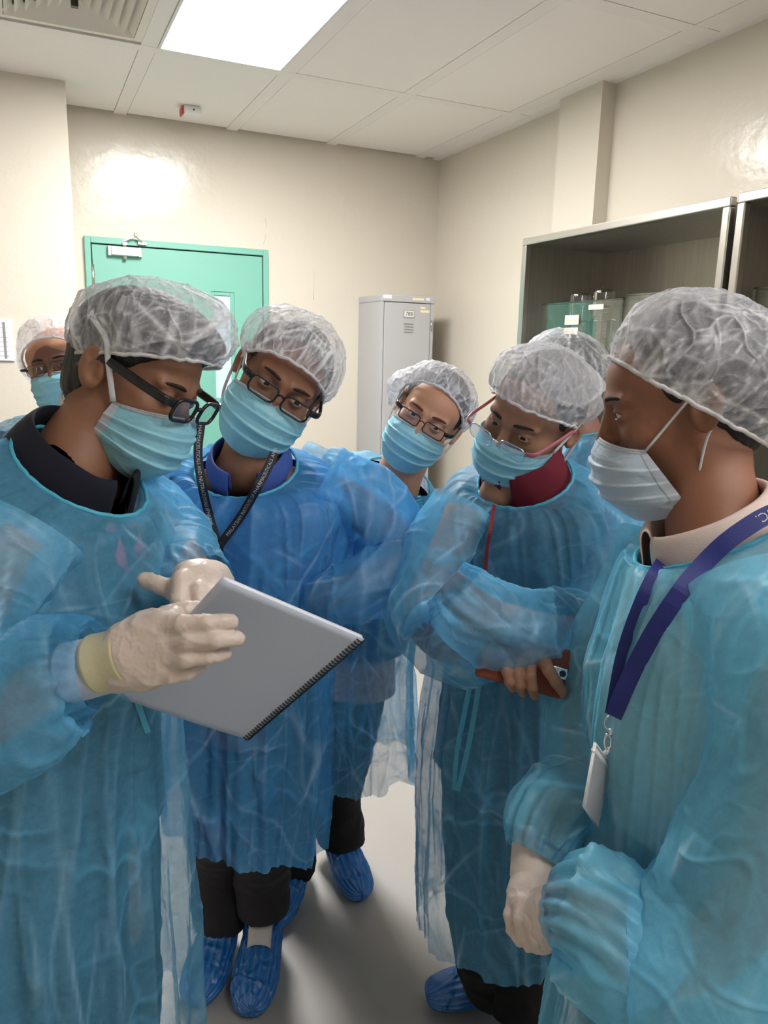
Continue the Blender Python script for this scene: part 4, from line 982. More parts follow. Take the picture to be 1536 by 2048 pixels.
# gloved right hand with fingers spread on the notebook's back cover
c = lambda *a: [(P(x, y, d), r) for x, y, d, r in a]
def cap_(x0, y0, d0, x1, y1, d1, r1, r2): return (P(x0, y0, d0), P(x1, y1, d1), r1, r2)
A_rh = dict(palm=[cap_(205, 1325, .895, 255, 1310, .885, .028, .030), cap_(255, 1285, .885, 325, 1255, .875, .026, .020), cap_(255, 1305, .885, 335, 1290, .872, .028, .021), cap_(250, 1330, .885, 325, 1330, .875, .026, .019), cap_(245, 1345, .89, 300, 1352, .88, .022, .017), cap_(290, 1250, .90, 345, 1238, .905, .018, .015)],
    chains=[c((322, 1250, .872, .0140), (365, 1248, .855, .0115), (415, 1246, .852, .0105), (462, 1243, .860, .0092)), c((335, 1284, .87, .0140), (378, 1282, .852, .0115), (430, 1280, .85, .0105), (474, 1277, .865, .0095)), c((330, 1318, .872, .0135), (372, 1317, .856, .0110), (415, 1312, .86, .0100), (448, 1306, .875, .009)), c((310, 1348, .882, .0125), (345, 1350, .872, .0100), (378, 1342, .875, .0092), (400, 1333, .888, .0082)), c((300, 1250, .905, .0150), (345, 1228, .925, .0120), (392, 1218, .935, .0105))])
make_hand('glove', A_rh, 'latex', A.e, seed=7, k=.0035, wr=.0014)
sleeve('glove_cuff', [P(262, 1308, .886), P(228, 1318, .892), P(196, 1328, .897)], [.035, .0335, .036], 'latex_cuff', A.e, 8, nu=70, nv=40, amp=.003, fold=.004, cuff=False)
sleeve('inner_cuff', [P(222, 1322, .895), P(190, 1332, .9), P(140, 1345, .905)], [.031, .034, .036], 'cuff_white', A.e, 9, nu=60, nv=30, amp=.002, fold=.003, cuff=False)
A_lh = dict(palm=[cap_(432, 1170, 1.04, 400, 1160, 1.0, .026, .026), cap_(425, 1150, 1.03, 375, 1152, .99, .020, .020), cap_(425, 1190, 1.03, 385, 1195, .99, .020, .018)],
    chains=[c((385, 1188, .99, .0165), (352, 1182, .985, .0140), (318, 1170, .985, .0120), (290, 1160, .99, .0108)), c((385, 1150, .99, .015), (362, 1160, .965, .0125), (358, 1200, .955, .0115), (375, 1228, .955, .0095)), c((410, 1150, 1.0, .015), (395, 1180, .965, .0120), (400, 1215, .96, .0105)), c((425, 1160, 1.0, .014), (420, 1190, .97, .0115), (420, 1225, .965, .0105))])
make_hand('glove', A_lh, 'latex', A.e, seed=8)

# ---- second man, leaning in from behind the notebook
B_st = [S(-.262, 1.42, 1.298, .098, .085, -100, 0, -32), S(-.25, 1.43, 1.29, .155, .10, -100, 2, -20), S(-.25, 1.43, 1.235, .195, .12, -100, 2, -8), S(-.255, 1.44, 1.11, .185, .14, -98), S(-.262, 1.46, .97, .165, .145, -96), S(-.272, 1.48, .8, .17, .155, -94, 4), S(-.278, 1.48, .66, .175, .16, -93, 10), S(-.282, 1.48, .515, .178, .162, -92, 17)]
toe = onZ(500, 2030, .02); ank = onZ(520, 1905, .05); toe2 = onZ(392, 2008, .02); ank2 = onZ(420, 1912, .05)
B = person('B', K(-.27, 1.5, 0), 'person leaning in with black glasses and a printed black lanyard, standing behind the notebook', (.12, -.39, .91), 33, P(560, 765, 1.43), K(-.255, 1.43, 1.30), B_st, K(-.10, 1.43, 1.26), K(-.41, 1.43, 1.25), gown='gown_blue', shirt='blue_shirt', seed=12, gaze=(-.25, .85, -.35), trousers='charcoal_trousers',
    arms=[arm([K(-.115, 1.43, 1.25), K(-.045, 1.425, 1.22), K(.02, 1.41, 1.165), K(.012, 1.375, 1.115), K(-.055, 1.345, 1.09), K(-.115, 1.36, 1.065), K(-.15, 1.42, 1.05)]), arm([K(-.385, 1.43, 1.24), K(-.43, 1.43, 1.2), K(-.47, 1.42, 1.02), K(-.43, 1.36, .85)])])
ax_ = nrm((toe-ank)*[1, 1, 0]); ankB = toe-ax_*.195; ankB[2] = 0
ax2 = nrm((toe2-ank2)*[1, 1, 0]); ankB2 = toe2-ax2*.19; ankB2[2] = 0
clamp_inside(make_trousers(B.e, [[(K(-.24, 1.48, .95), .10), (K(-.22, 1.50, .6), .088), (ankB+[0, 0, .26], .070), (ankB-ax_*.012+[0, 0, .135], .066)], [(K(-.33, 1.50, .95), .10), (K(-.33, 1.52, .6), .085), (ankB2+[0, 0, .28], .070), (ankB2-ax2*.01+[0, 0, .075], .066)]], 'charcoal_trousers', None), B_st)
make_shoe(B.e, ankB, ax_, seed=1); make_shoe(B.e, ankB2, ax2, seed=2, tongue=False)
make_cap(B.M, B.o, B.e, tilt=30, c0=(0, .006, .010), rx=.083, ry=.108, H=.132, bulge=1.15, seed=13, lobes=[(.9, -.2, .2, .25, .014)])
make_mask('face_mask', B.M, B.o, B.e, seed=14, w=1.06)
make_glasses(B.M, B.o, B.e, w=.052, h=.031, r=.010, rim=.0020, tr=.0034, z=-.001, y=.121)
make_collar('collar', K(-.257, 1.425, 1.305), nrm(np.stack([-LAT, -DEP*.85-ZUP*.5, ZUP*.85-DEP*.5])), .066, .066, .03, 'blue_shirt', B.shirt, drop=.05, front_gap=.38, flare=1.22)
sleeve('sleeve', [K(-.115, 1.43, 1.27), K(-.045, 1.425, 1.235), K(.02, 1.41, 1.165), K(.012, 1.375, 1.115), K(-.055, 1.345, 1.09), K(-.115, 1.36, 1.065), K(-.15, 1.42, 1.05)], [.078, .080, .072, .070, .062, .052, .040], 'gown_blue', B.gown, 15, fold=.014)
sleeve('sleeve', [K(-.385, 1.43, 1.26), K(-.43, 1.43, 1.2), K(-.47, 1.42, 1.02), K(-.43, 1.36, .85)], [.08, .08, .075, .05], 'gown_blue', B.gown, 16)
bv = bvh_of([B.gown])
r1, p1 = ribbon('lanyard', bv, [(402, 845, 1.33), (396, 905, 1.325), (404, 970, 1.30), (418, 1030, 0), (436, 1092, 0)], .0155, 'lanyard_black', B.e, text='PHARMACEUTICALS AND NUTRACEUTICALS (IPHARM)', tsize=.0087, tstart=.0)
r2, p2 = ribbon('lanyard', bv, [(548, 905, 1.34), (536, 935, 1.33), (515, 975, 1.30), (480, 1035, 0), (438, 1092, 0)][::-1], .0155, 'lanyard_black', B.e, text='MALAYSIAN INSTITUTE OF PHARMACEUTICALS AND', tsize=.0088, tstart=.024)
r3, p3 = ribbon('lanyard_buckle', bv, [(436, 1082, 0), (436, 1105, 0), (436, 1135, 0), (437, 1160, 0)], .019, 'black_plastic', B.e, off=.008, th=.006)

# ---- woman in the middle, head tilted
C_st = [S(.028, 1.83, 1.215, .088, .075, -97, 16, -28), S(.01, 1.845, 1.215, .135, .09, -97, 24, -18), S(.00, 1.86, 1.175, .178, .11, -97, 26), S(-.015, 1.87, 1.06, .165, .13, -95, 14), S(-.04, 1.88, .93, .15, .13, -94, 6), S(-.055, 1.88, .75, .145, .135, -94), S(-.055, 1.88, .6, .15, .14, -94), S(-.052, 1.88, .415, .155, .145, -94, -2)]
C = person('C', K(-.05, 1.88, 0), 'person with thin dark glasses and tilted head, standing in front of the grey locker', (-.20, -.27, .94), 34, P(857, 833, 1.80), K(.035, 1.835, 1.225), C_st, K(.07, 1.84, 1.16), K(-.03, 1.86, 1.18), gown='gown_cyan', shirt='dark_blue_cloth', seed=22, jaw=.94, brow='brow_brown', scale=.96, gaze=(-.25, .85, -.4), shirt_v=.6,
    arms=[arm([K(.125, 1.84, 1.15), K(.125, 1.82, 1.09), K(.095, 1.79, 1.0), K(.05, 1.76, .985), K(-.04, 1.72, .99), K(-.11, 1.71, 1.0)], .036), arm([K(-.13, 1.89, 1.24), K(-.17, 1.87, 1.18), K(-.175, 1.84, 1.05), K(-.12, 1.78, 1.0), K(-.03, 1.735, 1.0)], .036)])
toe = onZ(722, 1795, .02); ank = onZ(700, 1725, .06); ax_ = nrm((toe-ank)*[1, 1, 0]); ankC = toe-ax_*.19; ankC[2] = 0
clamp_inside(make_trousers(C.e, [[(K(-.03, 1.88, .85), .085), (ankC*.5+K(-.04, 1.88, 0)*.5+[0, 0, .5], .074), (ankC+[0, 0, .22], .064), (ankC+[0, 0, .08], .072)], [(K(-.12, 1.88, .85), .080), (K(-.17, 1.89, .5), .068), (K(-.225, 1.92, .22), .062), (K(-.235, 1.92, .06), .066)]], 'black_trousers', None), C_st)
make_shoe(C.e, ankC, ax_, seed=5); make_shoe(C.e, K(-.235, 1.93, 0), -DEP-LAT*.2, seed=6)
make_cap(C.M, C.o, C.e, tilt=44, c0=(.004, -.008, .010), rx=.087, ry=.112, H=.108, bulge=1.17, seed=23, lobes=[(.85, -.35, -.25, .20, .040)])
make_mask('face_mask', C.M, C.o, C.e, seed=24, w=1.02)
make_glasses(C.M, C.o, C.e, frame='dark_metal', temple='black_plastic', w=.051, h=.027, r=.007, rim=.0013, tr=.0028, z=.000, y=.117)
sleeve('sleeve', [K(.125, 1.84, 1.17), K(.125, 1.82, 1.09), K(.095, 1.79, 1.0), K(.05, 1.76, .985), K(-.04, 1.72, .99), K(-.11, 1.71, 1.0)], [.07, .072, .07, .062, .055, .038], 'gown_cyan', C.gown, 25, nu=80, nv=120)
sleeve('sleeve', [K(-.13, 1.89, 1.265), K(-.17, 1.87, 1.18), K(-.175, 1.84, 1.05), K(-.12, 1.78, 1.0), K(-.03, 1.735, 1.0)], [.07, .075, .07, .058, .04], 'gown_cyan', C.gown, 26, nu=80, nv=120)
mb = MB(); bvC = bvh_of([C.gown])
o_, _ = ribbon('gown_tie', bvC, [(835, 985, 0), (842, 1030, 0), (832, 1080, 0)], .014, 'gown_band', C.gown, n=24)

# ---- person with arms crossed, holding the phone
D_st = [S(.262, 1.41, 1.292, .090, .085, -125, 0, -32), S(.268, 1.42, 1.282, .145, .10, -122, 2, -20), S(.27, 1.42, 1.225, .178, .125, -118, 2, -8), S(.275, 1.42, 1.08, .18, .14, -112), S(.272, 1.43, .92, .17, .145, -108), S(.27, 1.44, .74, .18, .16, -106), S(.275, 1.45, .52, .19, .17, -106), S(.29, 1.45, .31, .20, .18, -106, -6)]
ph = lambda *a: [(P(x, y, d), r) for x, y, d, r in a]
D_h = dict(palm=[cap_(1010, 1308, 1.17, 1060, 1316, 1.158, .024, .022), cap_(1060, 1308, 1.16, 1092, 1318, 1.15, .016, .014)],
    chains=[ph((1016, 1318, 1.155, .0095), (1013, 1342, 1.130, .0080), (1019, 1364, 1.128, .0074), (1025, 1376, 1.140, .0068)), ph((1038, 1320, 1.15, .0098), (1036, 1348, 1.126, .0082), (1040, 1371, 1.124, .0076), (1045, 1385, 1.136, .0070)), ph((1061, 1322, 1.148, .0098), (1061, 1352, 1.122, .0082), (1065, 1376, 1.120, .0076), (1069, 1391, 1.132, .0070)), ph((1084, 1316, 1.145, .0115), (1098, 1342, 1.116, .0092), (1112, 1364, 1.112, .0086), (1126, 1384, 1.114, .0078)), ph((1050, 1312, 1.17, .013), (1075, 1312, 1.19, .011), (1095, 1325, 1.195, .009))])
pts_ = np.array([q for a, b, r1, r2 in D_h['palm'] for q in (a, b)]+[a for ch in D_h['chains'] for a, r in ch])
hs = surfnets(fingers_fn(D_h, .003), pts_.min(0)-.03, pts_.max(0)+.03, .0017)
D = person('D', K(.275, 1.44, 0), 'person with silver glasses, crossed arms and a maroon collar, holding the brown phone case', (-.68, -.41, .60), 33, P(1070, 831, 1.41), K(.262, 1.42, 1.295), D_st, K(.40, 1.43, 1.24), K(.14, 1.38, 1.25), gown='gown_cyan', shirt='dark_plum_cloth', shirt_v=.62, seed=32, jaw=.98, gaze=(-.2, .85, -.45), scale=.98, hand_sdf=hs,
    arms=[arm([K(.39, 1.43, 1.22), K(.405, 1.37, 1.16), K(.385, 1.30, 1.07), K(.33, 1.25, 1.045), P(1040, 1255, 1.17), P(960, 1225, 1.145), P(893, 1165, 1.15)], .04), arm([K(.15, 1.37, 1.23), K(.12, 1.33, 1.17), K(.075, 1.27, 1.08), K(.10, 1.235, 1.035), P(950, 1290, 1.22), P(1012, 1312, 1.185)], .04)])
mb = MB()
for a, b, c_ in ((1118, 1380, 1.111), ):
    q = P(1127, 1384, 1.1145); mb.obox(q, _rt*.0042+_up*-.003, _up*.004+_rt*.003, _fw*.0008)
mb.build('fingernail', 'lips', D.e, bevel=.001)
clamp_inside(make_trousers(D.e, [[(K(.32, 1.45, .9), .10), (K(.33, 1.45, .4), .085), (K(.34, 1.45, .1), .085)], [(K(.22, 1.44, .9), .10), (K(.23, 1.42, .4), .08), (onZ(985, 1965, .1)-[0, 0, .0], .072)]], 'black_trousers', None), D_st)
toe = onZ(862, 1990, .03); ank = onZ(960, 1975, .03); ax_ = nrm((toe-ank)*[1, 1, 0]); ankD = toe-ax_*.185; ankD[2] = 0
make_shoe(D.e, ankD, ax_, seed=8, tongue=False); make_shoe(D.e, K(.36, 1.45, 0), -LAT*.5-DEP*.8, seed=9, tongue=False)
make_cap(D.M, D.o, D.e, tilt=26, c0=(0, .006, .022), rx=.084, ry=.109, H=.118, bulge=1.13, seed=33, mat='cap_fabric_dense', lobes=[(-.8, -.5, -.1, .2, .016)], amp=.0045)
make_mask('face_mask', D.M, D.o, D.e, seed=34, w=1.02, text='Cross Protection', mat='mask_blue')
make_glasses(D.M, D.o, D.e, frame='chrome', temple='pink_plastic', w=.053, h=.031, r=.013, rim=.0013, tr=.0026, z=-.010, y=.124, halfrim=True, ipd=.035)
make_collar('collar', K(.262, 1.425, 1.30), nrm(np.stack([-LAT*.82+DEP*.57, (-LAT*.57-DEP*.82)*.85-ZUP*.5, ZUP*.85-(LAT*.57+DEP*.82)*.5])), .066, .066, .046, 'maroon_cloth', D.shirt, drop=.05, front_gap=.14)
sleeve('sleeve', [K(.145, 1.38, 1.245), K(.105, 1.35, 1.17), K(.070, 1.28, 1.08), K(.10, 1.235, 1.035), P(950, 1290, 1.22), P(1005, 1310, 1.19)], [.060, .064, .068, .070, .060, .042], 'gown_cyan', D.gown, 35)
sleeve('sleeve', [K(.39, 1.43, 1.245), K(.405, 1.37, 1.16), K(.385, 1.30, 1.07), K(.33, 1.25, 1.045), P(1040, 1255, 1.17), P(960, 1225, 1.145), P(893, 1165, 1.15)], [.085, .088, .086, .080, .070, .060, .040], 'gown_cyan', D.gown, 36, fold=.015)
bvD = bvh_of([D.gown])
ribbon('lanyard', bvD, [(990, 1000, 0), (982, 1050, 0), (974, 1100, 0), (970, 1160, 0)], .006, 'lanyard_red', D.e, n=30)
for pl in ([(948, 1330), (930, 1420), (915, 1500), (908, 1580)], [(962, 1335), (950, 1420), (935, 1500), (915, 1582)]): ribbon('gown_tie', bvD, [(a, b, 0) for a, b in pl], .0095, 'gown_band', D.gown, n=40, off=.005)

ribbon('pocket_card', bvD, [(905, 1338, 0), (925, 1346, 0), (945, 1352, 0)], .022, 'yellow_card', D.e, n=12, off=.004)
# ---- right foreground man in profile
E_st = [S(.418, .95, 1.300, .092, .098, 172, 0, -26), S(.425, .95, 1.29, .15, .115, 172, 0, -16), S(.43, .95, 1.235, .195, .13, 172, 0, -8), S(.43, .95, 1.09, .20, .148, 172), S(.435, .95, .93, .195, .150, 172), S(.44, .95, .74, .205, .162, 172), S(.44, .95, .5, .215, .172, 172), S(.44, .95, .25, .23, .185, 172)]
E = person('E', K(.44, .95, 0), 'person in profile in the right foreground wearing a dark blue lanyard, gloved hands clasped', (-.95, -.19, -.23), 15, P(1366, 800, 1.0), K(.425, .955, 1.30), E_st, K(.43, .80, 1.25), K(.43, 1.09, 1.25), gown='gown_pale', shirt='pale_shirt', shirt_v=.38, seed=42, gaze=(0, .95, -.25), trousers='brown_trousers',
    arms=[arm([K(.43, .84, 1.24), K(.435, .77, 1.19), K(.43, .725, 1.08), K(.405, .705, .975), K(.36, .715, .885), K(.30, .745, .845), P(1200, 1835, .87), P(1108, 1828, .92)]), arm([K(.41, 1.06, 1.23), K(.365, 1.075, 1.14), K(.325, 1.08, 1.03), P(1165, 1560, 1.07), P(1100, 1640, 1.01), P(1068, 1725, .99)])])
clamp_inside(make_trousers(E.e, [[(K(.43, .875, 1.0), .105), (K(.43, .875, .6), .10), (K(.44, .88, .08), .085)], [(K(.43, 1.02, 1.0), .105), (K(.43, 1.02, .6), .10), (K(.44, 1.03, .08), .085)]], 'brown_trousers', None), E_st)
for dd in (.88, 1.03): make_shoe(E.e, K(.45, dd, 0), -LAT, seed=4, tongue=False)
make_cap(E.M, E.o, E.e, tilt=42, c0=(0, -.006, -.002), rx=.097, ry=.116, H=.138, bulge=1.12, sag=(0, -.010, .0), seed=43, lobes=[(0, -.75, -.35, .16, .03)], amp=.007, gath=26)
make_mask('face_mask', E.M, E.o, E.e, seed=44, mat='mask_pale', w=1.04, side=(.074, .062, .016, -.125), loops=False, shift=(0, .004, -.010))
ms = [c_ for c_ in E.e.children if c_.name.startswith('face_mask')][0]
mqe = lambda u, v: mask_pt(np.array(float(u)), np.array(float(v)), 1.04, 1.0, (.074, .062, .016, -.125))+np.array([0, .004, -.010])
for s in (-1, 1):
    mb = MB(); mb.tube(toW(E.M, E.o, crom([mqe(s, .02), (s*.086, .0, .018), (s*.0895, -.022, .030)], 12)), .0017, 8); mb.tube(toW(E.M, E.o, crom([mqe(s, .98), (s*.080, -.005, -.045), (s*.089, -.026, -.012)], 12)), .0017, 8); mb.build('ear_loop', 'loop_white', ms, smooth=True)
make_collar('collar', K(.422, .952, 1.305), nrm(np.stack([-DEP, -LAT*.88-ZUP*.45, ZUP*.88-LAT*.45])), .070, .078, .032, 'cream_collar', E.shirt, drop=.05, front_gap=.25, flare=1.4)
sleeve('sleeve', [K(.43, .84, 1.26), K(.435, .77, 1.19), K(.43, .725, 1.08), K(.405, .705, .975), K(.36, .715, .885), K(.30, .745, .845), P(1212, 1838, .865), P(1130, 1828, .91)], [.09, .095, .098, .098, .096, .086, .068, .043], 'gown_pale', E.gown, 45, nu=150, nv=260, fold=.016, amp=.018)
sleeve('sleeve', [K(.41, 1.06, 1.25), K(.365, 1.075, 1.14), K(.325, 1.08, 1.03), P(1165, 1560, 1.07), P(1100, 1640, 1.01), P(1068, 1712, .99)], [.075, .072, .066, .060, .054, .040], 'gown_pale', E.gown, 46)
E_rh = dict(palm=[cap_(1072, 1742, .985, 1058, 1785, .960, .027, .026), cap_(1046, 1790, .958, 1040, 1806, .945, .018, .014), cap_(1068, 1790, .950, 1070, 1806, .938, .018, .014)],
    chains=[c((1034, 1800, .952, .0135), (1023, 1830, .944, .0098), (1027, 1858, .938, .0092), (1040, 1880, .944, .0085)), c((1048, 1806, .938, .0135), (1042, 1840, .924, .0100), (1047, 1868, .922, .0094), (1059, 1890, .932, .0086)), c((1063, 1808, .932, .0130), (1062, 1844, .914, .0098), (1068, 1872, .912, .0092), (1079, 1892, .924, .0084)), c((1078, 1800, .934, .0120), (1082, 1834, .914, .0092), (1090, 1860, .910, .0086), (1099, 1878, .918, .008)), c((1078, 1760, .965, .015), (1094, 1788, .938, .0115), (1096, 1822, .922, .0098), (1090, 1840, .918, .009))])
make_hand('glove', E_rh, 'latex', E.e, seed=9, k=.0025, palmk=.009, h=.002, wr=.0011)
sleeve('glove_cuff', [P(1066, 1765, .975), P(1069, 1735, .985), P(1078, 1665, 1.008)], [.029, .030, .033], 'latex', E.e, 18, nu=60, nv=30, amp=.002, fold=.002, cuff=False)
E_lh = dict(palm=[cap_(1125, 1822, .925, 1095, 1832, .925, .030, .032), cap_(1095, 1850, .925, 1085, 1865, .93, .024, .020)], chains=[c((1085, 1862, .93, .014), (1070, 1878, .94, .0112), (1056, 1872, .95, .0102)), c((1100, 1868, .93, .014), (1088, 1886, .94, .0112), (1070, 1890, .95, .01)), c((1110, 1862, .93, .013), (1104, 1880, .94, .0105), (1090, 1893, .95, .0095))])
make_hand('glove', E_lh, 'latex', E.e, seed=10)
bvE = bvh_of([E.gown])
rr, pe = ribbon('lanyard', bvE, [(1660, 1005, .865), (1590, 1012, .86), (1545, 1026, .86), (1500, 1050, .86), (1440, 1095, .865), (1375, 1165, .88), (1310, 1260, .90), (1262, 1350, .92), (1226, 1432, .935)], .0205, 'lanyard_blue', E.e, text='CEAN INC.', tsize=.0150, tstart=.016, off=.007, th=.0015, n=90)
rr2, _ = ribbon('lanyard', bvE, [(1334, 1112, .97), (1302, 1165, .966), (1270, 1240, .962), (1245, 1320, .958), (1226, 1425, .945)], .018, 'lanyard_blue', E.e, off=.003)
q = P(1222, 1445, .93); mb = MB()
mb.tube([P(1222+13*math.cos(t), 1446+14*math.sin(t), .93) for t in np.linspace(0, 2*math.pi, 18)[:-1]], .0013, 8, closed=True); mb.build('split_ring', 'chrome', rr, smooth=True)
mb = MB(); mb.tube([P(1224, 1458, .93), P(1222, 1470, .93)], .005, 10); mb.tube([P(1216+7*math.cos(t), 1484+15*math.sin(t), .93) for t in np.linspace(0, 2*math.pi, 14)[:-1]], .0022, 8, closed=True); mb.tube([P(1228, 1470, .928), P(1232, 1480, .926)], .0025, 8); mb.build('lobster_clasp', 'chrome', rr, smooth=True)
# card holder hanging nearly edge on
a, b, c_, d_ = P(1190, 1487, .90), P(1220, 1528, .955), P(1193, 1652, .955), P(1168, 1612, .90)
bh = MB(); nn_ = nrm(np.cross(b-a, d_-a))*.0022; V = [x+nn_ for x in (a, b, c_, d_)]+[x-nn_ for x in (a, b, c_, d_)]
bh.add(V, [(0, 1, 2, 3), (7, 6, 5, 4), (0, 4, 5, 1), (1, 5, 6, 2), (2, 6, 7, 3), (3, 7, 4, 0)]); bh.build('badge_holder', 'badge_plastic', rr, bevel=.0012)
mb = MB(); mb.tube([a, b, c_, d_], .0022, 8, closed=True); mb.tube([a*.9+d_*.1, b*.9+c_*.1], .0035, 8); mb.build('badge_rim', 'white_plastic', rr, smooth=True)
mb = MB(); mb.tube([P(1219, 1498, .93), a*.45+b*.55], .003, 8); mb.build('badge_strap', 'loop_white', rr, smooth=True)

# ---- hijab wearer behind on the left
F_st = [S(-.95, 2.24, 1.30, .085, .08, -70, 0, -20), S(-.96, 2.25, 1.29, .15, .1, -70, 0, -10), S(-.97, 2.25, 1.24, .19, .12, -72), S(-.97, 2.25, 1.1, .19, .14, -72), S(-.97, 2.25, .9, .19, .15, -72), S(-.97, 2.25, .5, .21, .17, -72), S(-.97, 2.25, .3, .22, .18, -72)]
Fp = person('F', K(-.97, 2.25, 0), 'person in a brown headscarf and thin glasses, half hidden behind the left foreground man', (.10, -.12, .98), -12, P(122, 740, 2.2), K(-.95, 2.25, 1.31), F_st, K(-.8, 2.25, 1.26), K(-1.12, 2.22, 1.26), seed=52, hair=False, gaze=(.1, .9, -.3), shirt='hijab_cloth', shirt_v=.3, low_detail=True, nuv=(160, 160),
    arms=[arm([K(-1.10, 2.22, 1.25), K(-1.16, 2.21, 1.12), K(-1.17, 2.18, .98), K(-1.05, 2.1, .9)], .035), arm([K(-.84, 2.27, 1.25), K(-.79, 2.26, 1.12), K(-.79, 2.22, .98), K(-.88, 2.12, .9)], .035)])
def hood(p):
    d = ell(p, (0, -.012, .025), (.088, .108, .096)); d = smin(d, ell(p, (0, .0, -.10), (.082, .085, .10)), .03); d = smin(d, ell(p, (0, -.01, -.19), (.13, .10, .05)), .04)
    fc = ell(p, (0, .10, -.022), (.058, .09, .078)); return smax(d, -fc, .01)+.0018*np.sin(p[..., 2]*120+p[..., 0]*60)
Vh, Fh = surfnets(hood, (-.16, -.14, -.27), (.16, .12, .14), .004); mesh('headscarf', toW(Fp.M, Fp.o, Vh), Fh, 'hijab_cloth', Fp.e)
make_cap(Fp.M, Fp.o, Fp.e, tilt=34, c0=(0, -.004, .016), rx=.095, ry=.118, H=.125, bulge=1.15, seed=53, nu=160, nv=70, lobes=[(.8, -.3, -.2, .2, .025)])
make_mask('face_mask', Fp.M, Fp.o, Fp.e, seed=54, loopback=(.093, -.02, .014))
make_glasses(Fp.M, Fp.o, Fp.e, frame='dark_metal', temple='dark_metal', w=.050, h=.030, r=.012, rim=.0009, tr=.0018, z=-.004, y=.119)
sleeve('sleeve', [K(-1.10, 2.22, 1.25), K(-1.16, 2.21, 1.12), K(-1.17, 2.18, .98), K(-1.05, 2.1, .9)], [.08, .08, .07, .04], 'gown_cyan', Fp.gown, 55, nu=60, nv=80)
sleeve('sleeve', [K(-.84, 2.27, 1.25), K(-.79, 2.26, 1.12), K(-.79, 2.22, .98), K(-.88, 2.12, .9)], [.08, .08, .07, .04], 'gown_cyan', Fp.gown, 56, nu=60, nv=80)
make_trousers(Fp.e, [[(K(-.90, 2.25, .9), .09), (K(-.90, 2.25, .08), .07)], [(K(-1.04, 2.25, .9), .09), (K(-1.04, 2.25, .08), .07)]], 'black_trousers', None, (30, 30))
make_shoe(Fp.e, K(-.9, 2.25, 0), -DEP, seed=4, tongue=False); make_shoe(Fp.e, K(-1.04, 2.25, 0), -DEP, seed=5, tongue=False)
# ---- person behind on the right, mostly hidden
G_st = [S(.52, 2.03, 1.31, .08, .08, 145, 0, -15), S(.53, 2.03, 1.30, .15, .1, 145, 0, -8), S(.53, 2.03, 1.24, .185, .12, 145), S(.53, 2.03, 1.08, .18, .14, 145), S(.53, 2.03, .9, .175, .145, 145), S(.53, 2.03, .5, .2, .17, 145), S(.53, 2.03, .3, .21, .18, 145)]
Gp = person('G', K(.53, 2.03, 0), 'person behind with a hair net over dark hair, mostly hidden between the two right-hand people', (-.75, -.15, -.62), 4, P(1122, 764, 2.05), K(.51, 2.03, 1.32), G_st, K(.66, 1.95, 1.25), K(.4, 2.1, 1.25), seed=62, shirt='dark_blue_cloth', low_detail=True, nuv=(160, 160),
    arms=[arm([K(.61, 1.95, 1.25), K(.66, 1.92, 1.12), K(.66, 1.9, 1.0), K(.52, 1.86, .93)], .035), arm([K(.43, 2.12, 1.25), K(.38, 2.15, 1.12), K(.37, 2.14, 1.0), K(.42, 2.0, .93)], .035)])
make_cap(Gp.M, Gp.o, Gp.e, tilt=30, c0=(0, -.004, .008), rx=.086, ry=.11, H=.13, bulge=1.13, seed=63, nu=160, nv=70)
make_mask('face_mask', Gp.M, Gp.o, Gp.e, seed=64)
sleeve('sleeve', [K(.61, 1.95, 1.25), K(.66, 1.92, 1.12), K(.66, 1.9, 1.0), K(.52, 1.86, .93)], [.08, .08, .075, .04], 'gown_cyan', Gp.gown, 65, nu=60, nv=80)
sleeve('sleeve', [K(.43, 2.12, 1.25), K(.38, 2.15, 1.12), K(.37, 2.14, 1.0), K(.42, 2.0, .93)], [.08, .08, .07, .04], 'gown_cyan', Gp.gown, 66, nu=60, nv=80)
make_trousers(Gp.e, [[(K(.47, 2.05, .9), .09), (K(.47, 2.05, .08), .07)], [(K(.6, 2.02, .9), .09), (K(.6, 2.02, .08), .07)]], 'black_trousers', None, (30, 30))
make_shoe(Gp.e, K(.47, 2.05, 0), -LAT, seed=6, tongue=False); make_shoe(Gp.e, K(.6, 2.02, 0), -LAT, seed=7, tongue=False)

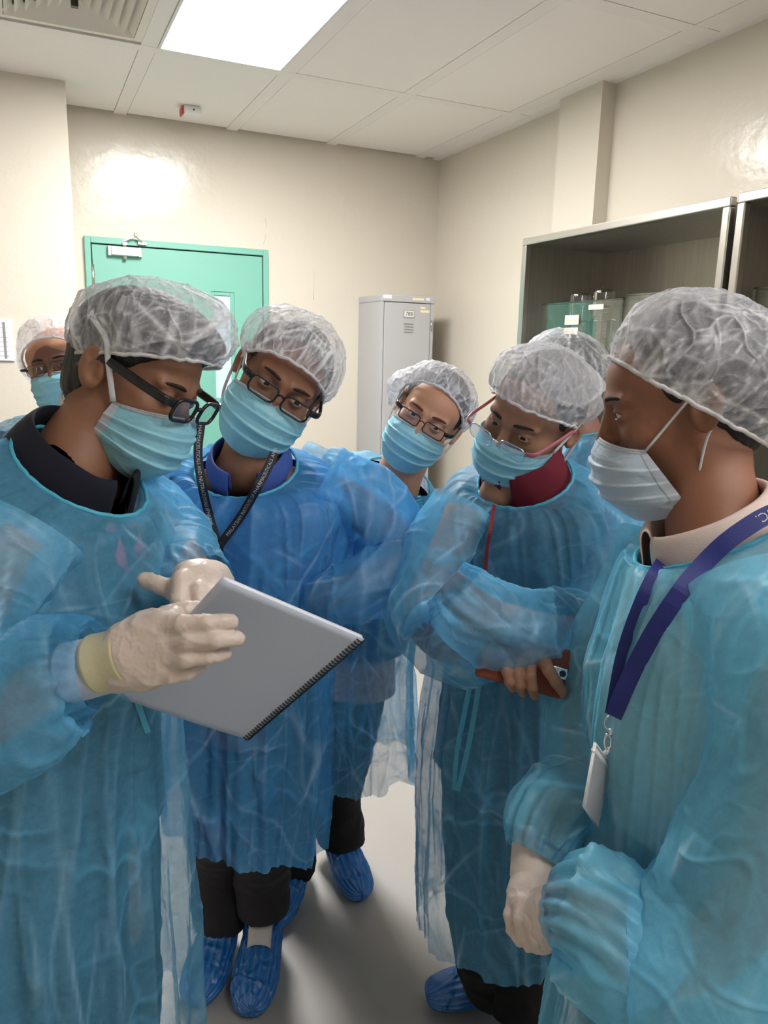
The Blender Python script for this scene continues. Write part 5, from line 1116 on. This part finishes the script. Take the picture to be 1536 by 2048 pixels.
# ------------------------------------------------------------------ notebook and phone
TL, TR, BR, BL = P(445, 1158, .862), P(728, 1278, .98), P(495, 1478, 1.135), P(230, 1402, 1.02)
BL = TL+(BR-TR)*1.0
ex_, ey_ = TR-TL, BL-TL; nv_ = nrm(np.cross(ex_, ey_)); nv_ = nv_*(-np.sign(nv_@_fw))       # toward the viewer
e = empty('notebook', (TL+BR)/2, 'white spiral-bound notebook held open by the left foreground man', 'notebook')
def curved_sheet(name, off, th, mat, sx=1.0, sy=1.0, curl=.0, n=24):
    g = np.linspace(0, 1, n); A_, B_ = np.meshgrid(g, g); base = TL+ex_*.0
    G = base+ex_*(1-(1-A_)*sx)[..., None]+ey_*(.5+(B_-.5)*sy)[..., None]-nv_*off
    w_ = (np.clip(B_-.62, 0, 1)*np.clip(.75-A_, 0, 1))**1.4
    G = G-nv_*(curl*w_)[..., None]-nrm(ey_)*(curl*.3*w_)[..., None]
    o = grid_mesh(name, G, mat, e, closed=False); s = o.modifiers.new('s', 'SOLIDIFY'); s.thickness = th; s.offset = 0
    return o
curved_sheet('back_cover', .0, .0008, 'cover_paper', curl=.03)
curved_sheet('page_block', .0035, .004, 'paper', .985, .985, curl=.07)
curved_sheet('open_page', .0070, .0005, 'paper', .99, .985, curl=.12)
L_ = np.linalg.norm(ey_); nr = 46; eu = nrm(ey_); xu = nrm(ex_)
for k in range(nr):
    t = .012+(.976)*k/(nr-1); cpt = TR+ey_*t-xu*.003-nv_*.0035; pts = []
    for j in range(15):
        a = 2*math.pi*j/14; pts.append(cpt+(xu*math.cos(a)+nv_*math.sin(a))*.0068+eu*(.0022*j/14))
    mb = MB(); mb.tube(pts, .00115, 6); mb.build('binding_ring', 'black_plastic', e, smooth=True)
# phone in a leather case held against the gown
pBL, pTR, pBR = P(962, 1350, 1.140), P(1158, 1312, 1.135), P(1134, 1398, 1.125); pTL = pBL+pTR-pBR
u_ = pBR-pBL; v_ = pBR-pTR; u_ = nrm(u_)*.150; v_ = nrm(v_-nrm(u_)*(v_@nrm(u_)))*.074; n_ = nrm(np.cross(u_, v_)); n_ *= -np.sign(n_@_fw)
cen = (pTL+pBR)/2+_fw*.006; e = empty('phone', cen, 'phone in a brown leather case held in the bare hand under the crossed arms', 'phone')
mb = MB(); mb.obox(cen, u_/2, v_/2, n_*.0065); mb.build('leather_case', 'leather', e, bevel=.004)
q = cen+u_*.33+v_*.0+n_*.0070; mb = MB(); mb.obox(q-u_*.03, u_*.075, v_*.11, n_*.0008); mb.build('camera_plate', 'chrome', e, bevel=.0008)
mb = MB(); mb.tube([q, q+n_*.0025], .0068, 20); mb.build('camera_ring', 'chrome', e, smooth=False)
mb = MB(); mb.tube([q, q+n_*.003], .0050, 20); mb.build('camera_lens', 'black_plastic', e, smooth=False)
